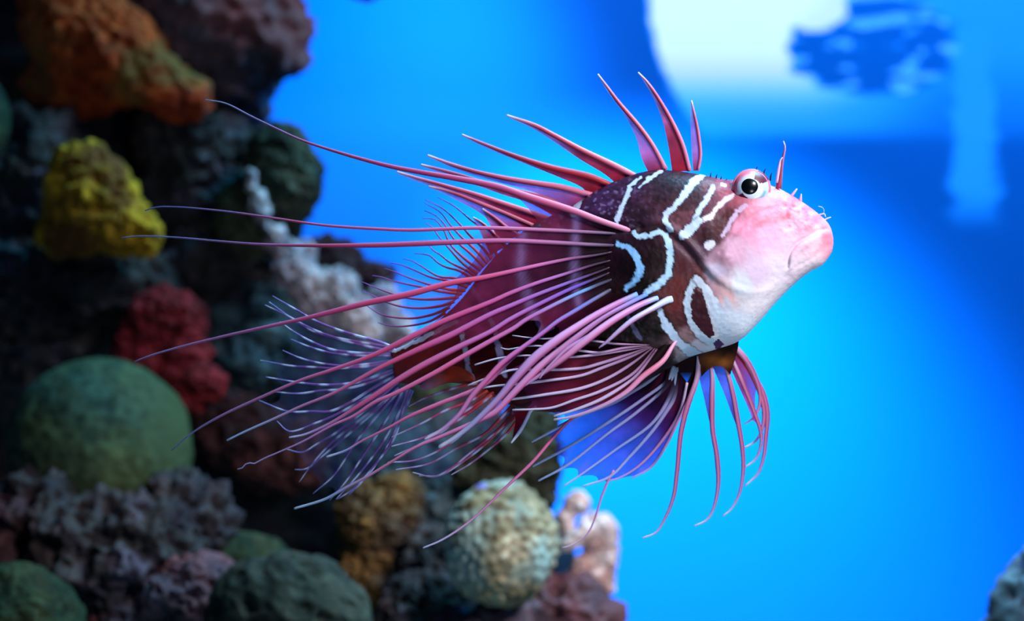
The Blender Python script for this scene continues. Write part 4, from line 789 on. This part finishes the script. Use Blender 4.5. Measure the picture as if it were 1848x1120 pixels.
# -- eyes, tentacle and whiskers
def eye(side):
    C = np.array([1356, 340, 2+side*44.0]); R = 33.0
    axis = np.array([0.05, -0.05, side]); axis /= np.linalg.norm(axis)
    e1 = np.cross(np.array([0, 1.0, 0]), axis); e1 /= np.linalg.norm(e1); e2 = np.cross(axis, e1)
    if e1[0] < 0: e1 = -e1
    if e2[1] > 0: e2 = -e2                                     # e2 points up in the picture
    nr, na = 44, 72; V = []; c = []
    for i in range(nr+1):
        ph = 1.75*i/nr
        for j in range(na):
            a = 2*math.pi*j/na
            V.append(C+R*(axis*math.cos(ph)*0.82+math.sin(ph)*(e1*math.cos(a)+e2*math.sin(a))))
            r = math.sin(min(ph, math.pi/2)); dg = math.degrees(a) % 360
            col = (206, 222, 240)
            if r > 0.62: col = (176, 200, 226)
            if 60 < dg < 150 and r > .72: col = (214, 150, 180)
            if 280 < dg < 350 and .5 < r < .62: col = (226, 240, 240)
            if 300 < dg < 350 and .66 < r < .80: col = (120, 180, 196)
            if 90 < dg < 200 and r > .80: col = (206, 110, 140)
            if (30 < dg+r*8 < 84 and r > .46) or (212 < dg+r*6 < 252 and r > .58): col = (84, 20, 44)
            if r > .93: col = (200, 110, 136) if not (200 < dg < 350) else (206, 150, 176)
            c.append(lin(col))
    F = [(0, 0, 0)][:0]
    for i in range(nr):
        for j in range(na):
            k = (j+1) % na; F.append((i*na+j, i*na+k, (i+1)*na+k, (i+1)*na+j))
    o = mesh_obj('eye', WP(V), F, RAY, ROOT, np.array(c))
    V = []; 
    pc = C+R*(e1*-0.13+e2*0.08)
    n2 = 10
    for i in range(n2+1):
        ph = (math.pi/2)*i/n2
        for j in range(40):
            a = 2*math.pi*j/40; r = math.sin(ph)*15.2
            q = pc+r*(e1*math.cos(a)*1.0+e2*math.sin(a)*0.96)
            off = (q-C)@e1, (q-C)@e2; rr = min(0.98, math.hypot(*off)/R)
            q = q+axis*(R*0.82*math.sqrt(1-rr*rr)+1.6*math.cos(ph)+0.1); V.append(q)
    F = [(i*40+j, i*40+(j+1) % 40, (i+1)*40+(j+1) % 40, (i+1)*40+j) for i in range(n2) for j in range(40)]
    mesh_obj('pupil', WP(V), F, PUPIL, o)
    # raised rim of the socket
    ring = []; rc = []
    for i in range(64):
        a = 2*math.pi*i/64
        for j in range(8):
            b_ = 2*math.pi*j/8; rr = R*0.98+math.cos(b_)*3.0
            ring.append(C+axis*(math.sin(b_)*3.0+2)+rr*(e1*math.cos(a)+e2*math.sin(a)))
            dg = math.degrees(a); rc.append(lin((92, 26, 48) if 28 < dg < 70 else (206, 120, 150)))
    F = [(i*8+j, i*8+(j+1) % 8, ((i+1) % 64)*8+(j+1) % 8, ((i+1) % 64)*8+j) for i in range(64) for j in range(8)]
    mesh_obj('eye_rim', WP(ring), F, RAY, o, np.array(rc))
eye(-1); eye(1)
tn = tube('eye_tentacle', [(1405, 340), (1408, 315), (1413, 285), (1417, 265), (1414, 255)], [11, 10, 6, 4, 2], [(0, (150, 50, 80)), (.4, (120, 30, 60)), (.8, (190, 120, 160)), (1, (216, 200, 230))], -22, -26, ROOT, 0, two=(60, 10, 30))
tube('lobe', [(1402, 330), (1405, 308), (1409, 288), (1412, 284)], [5, 6, 5, 2], [(0, (206, 170, 206)), (1, (200, 180, 220))], -25, -28, tn, 0)
for p, w, c in (([(1424, 360), (1431, 350), (1438, 341)], [6, 5, 3], (232, 120, 140)), ([(1444, 366), (1445, 358), (1446, 350)], [7, 5, 2], (230, 130, 160)),
                ([(1474, 390), (1483, 386), (1488, 386), (1490, 391)], [5, 3, 2, 1.5], (226, 150, 180)), ([(1486, 398), (1493, 394), (1499, 392)], [3, 3, 2], (190, 200, 240)),
                ([(1486, 386), (1487, 379), (1484, 374), (1477, 372)], [1.5, 1.2, 1, .8], (150, 170, 230))):
    tube('whisker', p, w, [(0, c), (1, (220, 200, 226))], -16, -20, ROOT, 0, ns=6)
for x, y, dx, dy in ((1364, 309, 3, -9), (1378, 312, 4, -8), (1390, 320, 3, -8), (1282, 317, 2, -6), (1292, 320, 3, -6), (1300, 324, 3, -6), (1308, 328, 4, -5)):
    tube('skin_filament', [(x, y+6), (x+dx*.4, y+dy*.5), (x+dx, y+dy)], [3.5, 2.6, 1.2], [(0, (60, 16, 36)), (1, (36, 20, 70))], -6, -8, ROOT, 0, n=8, ns=6)
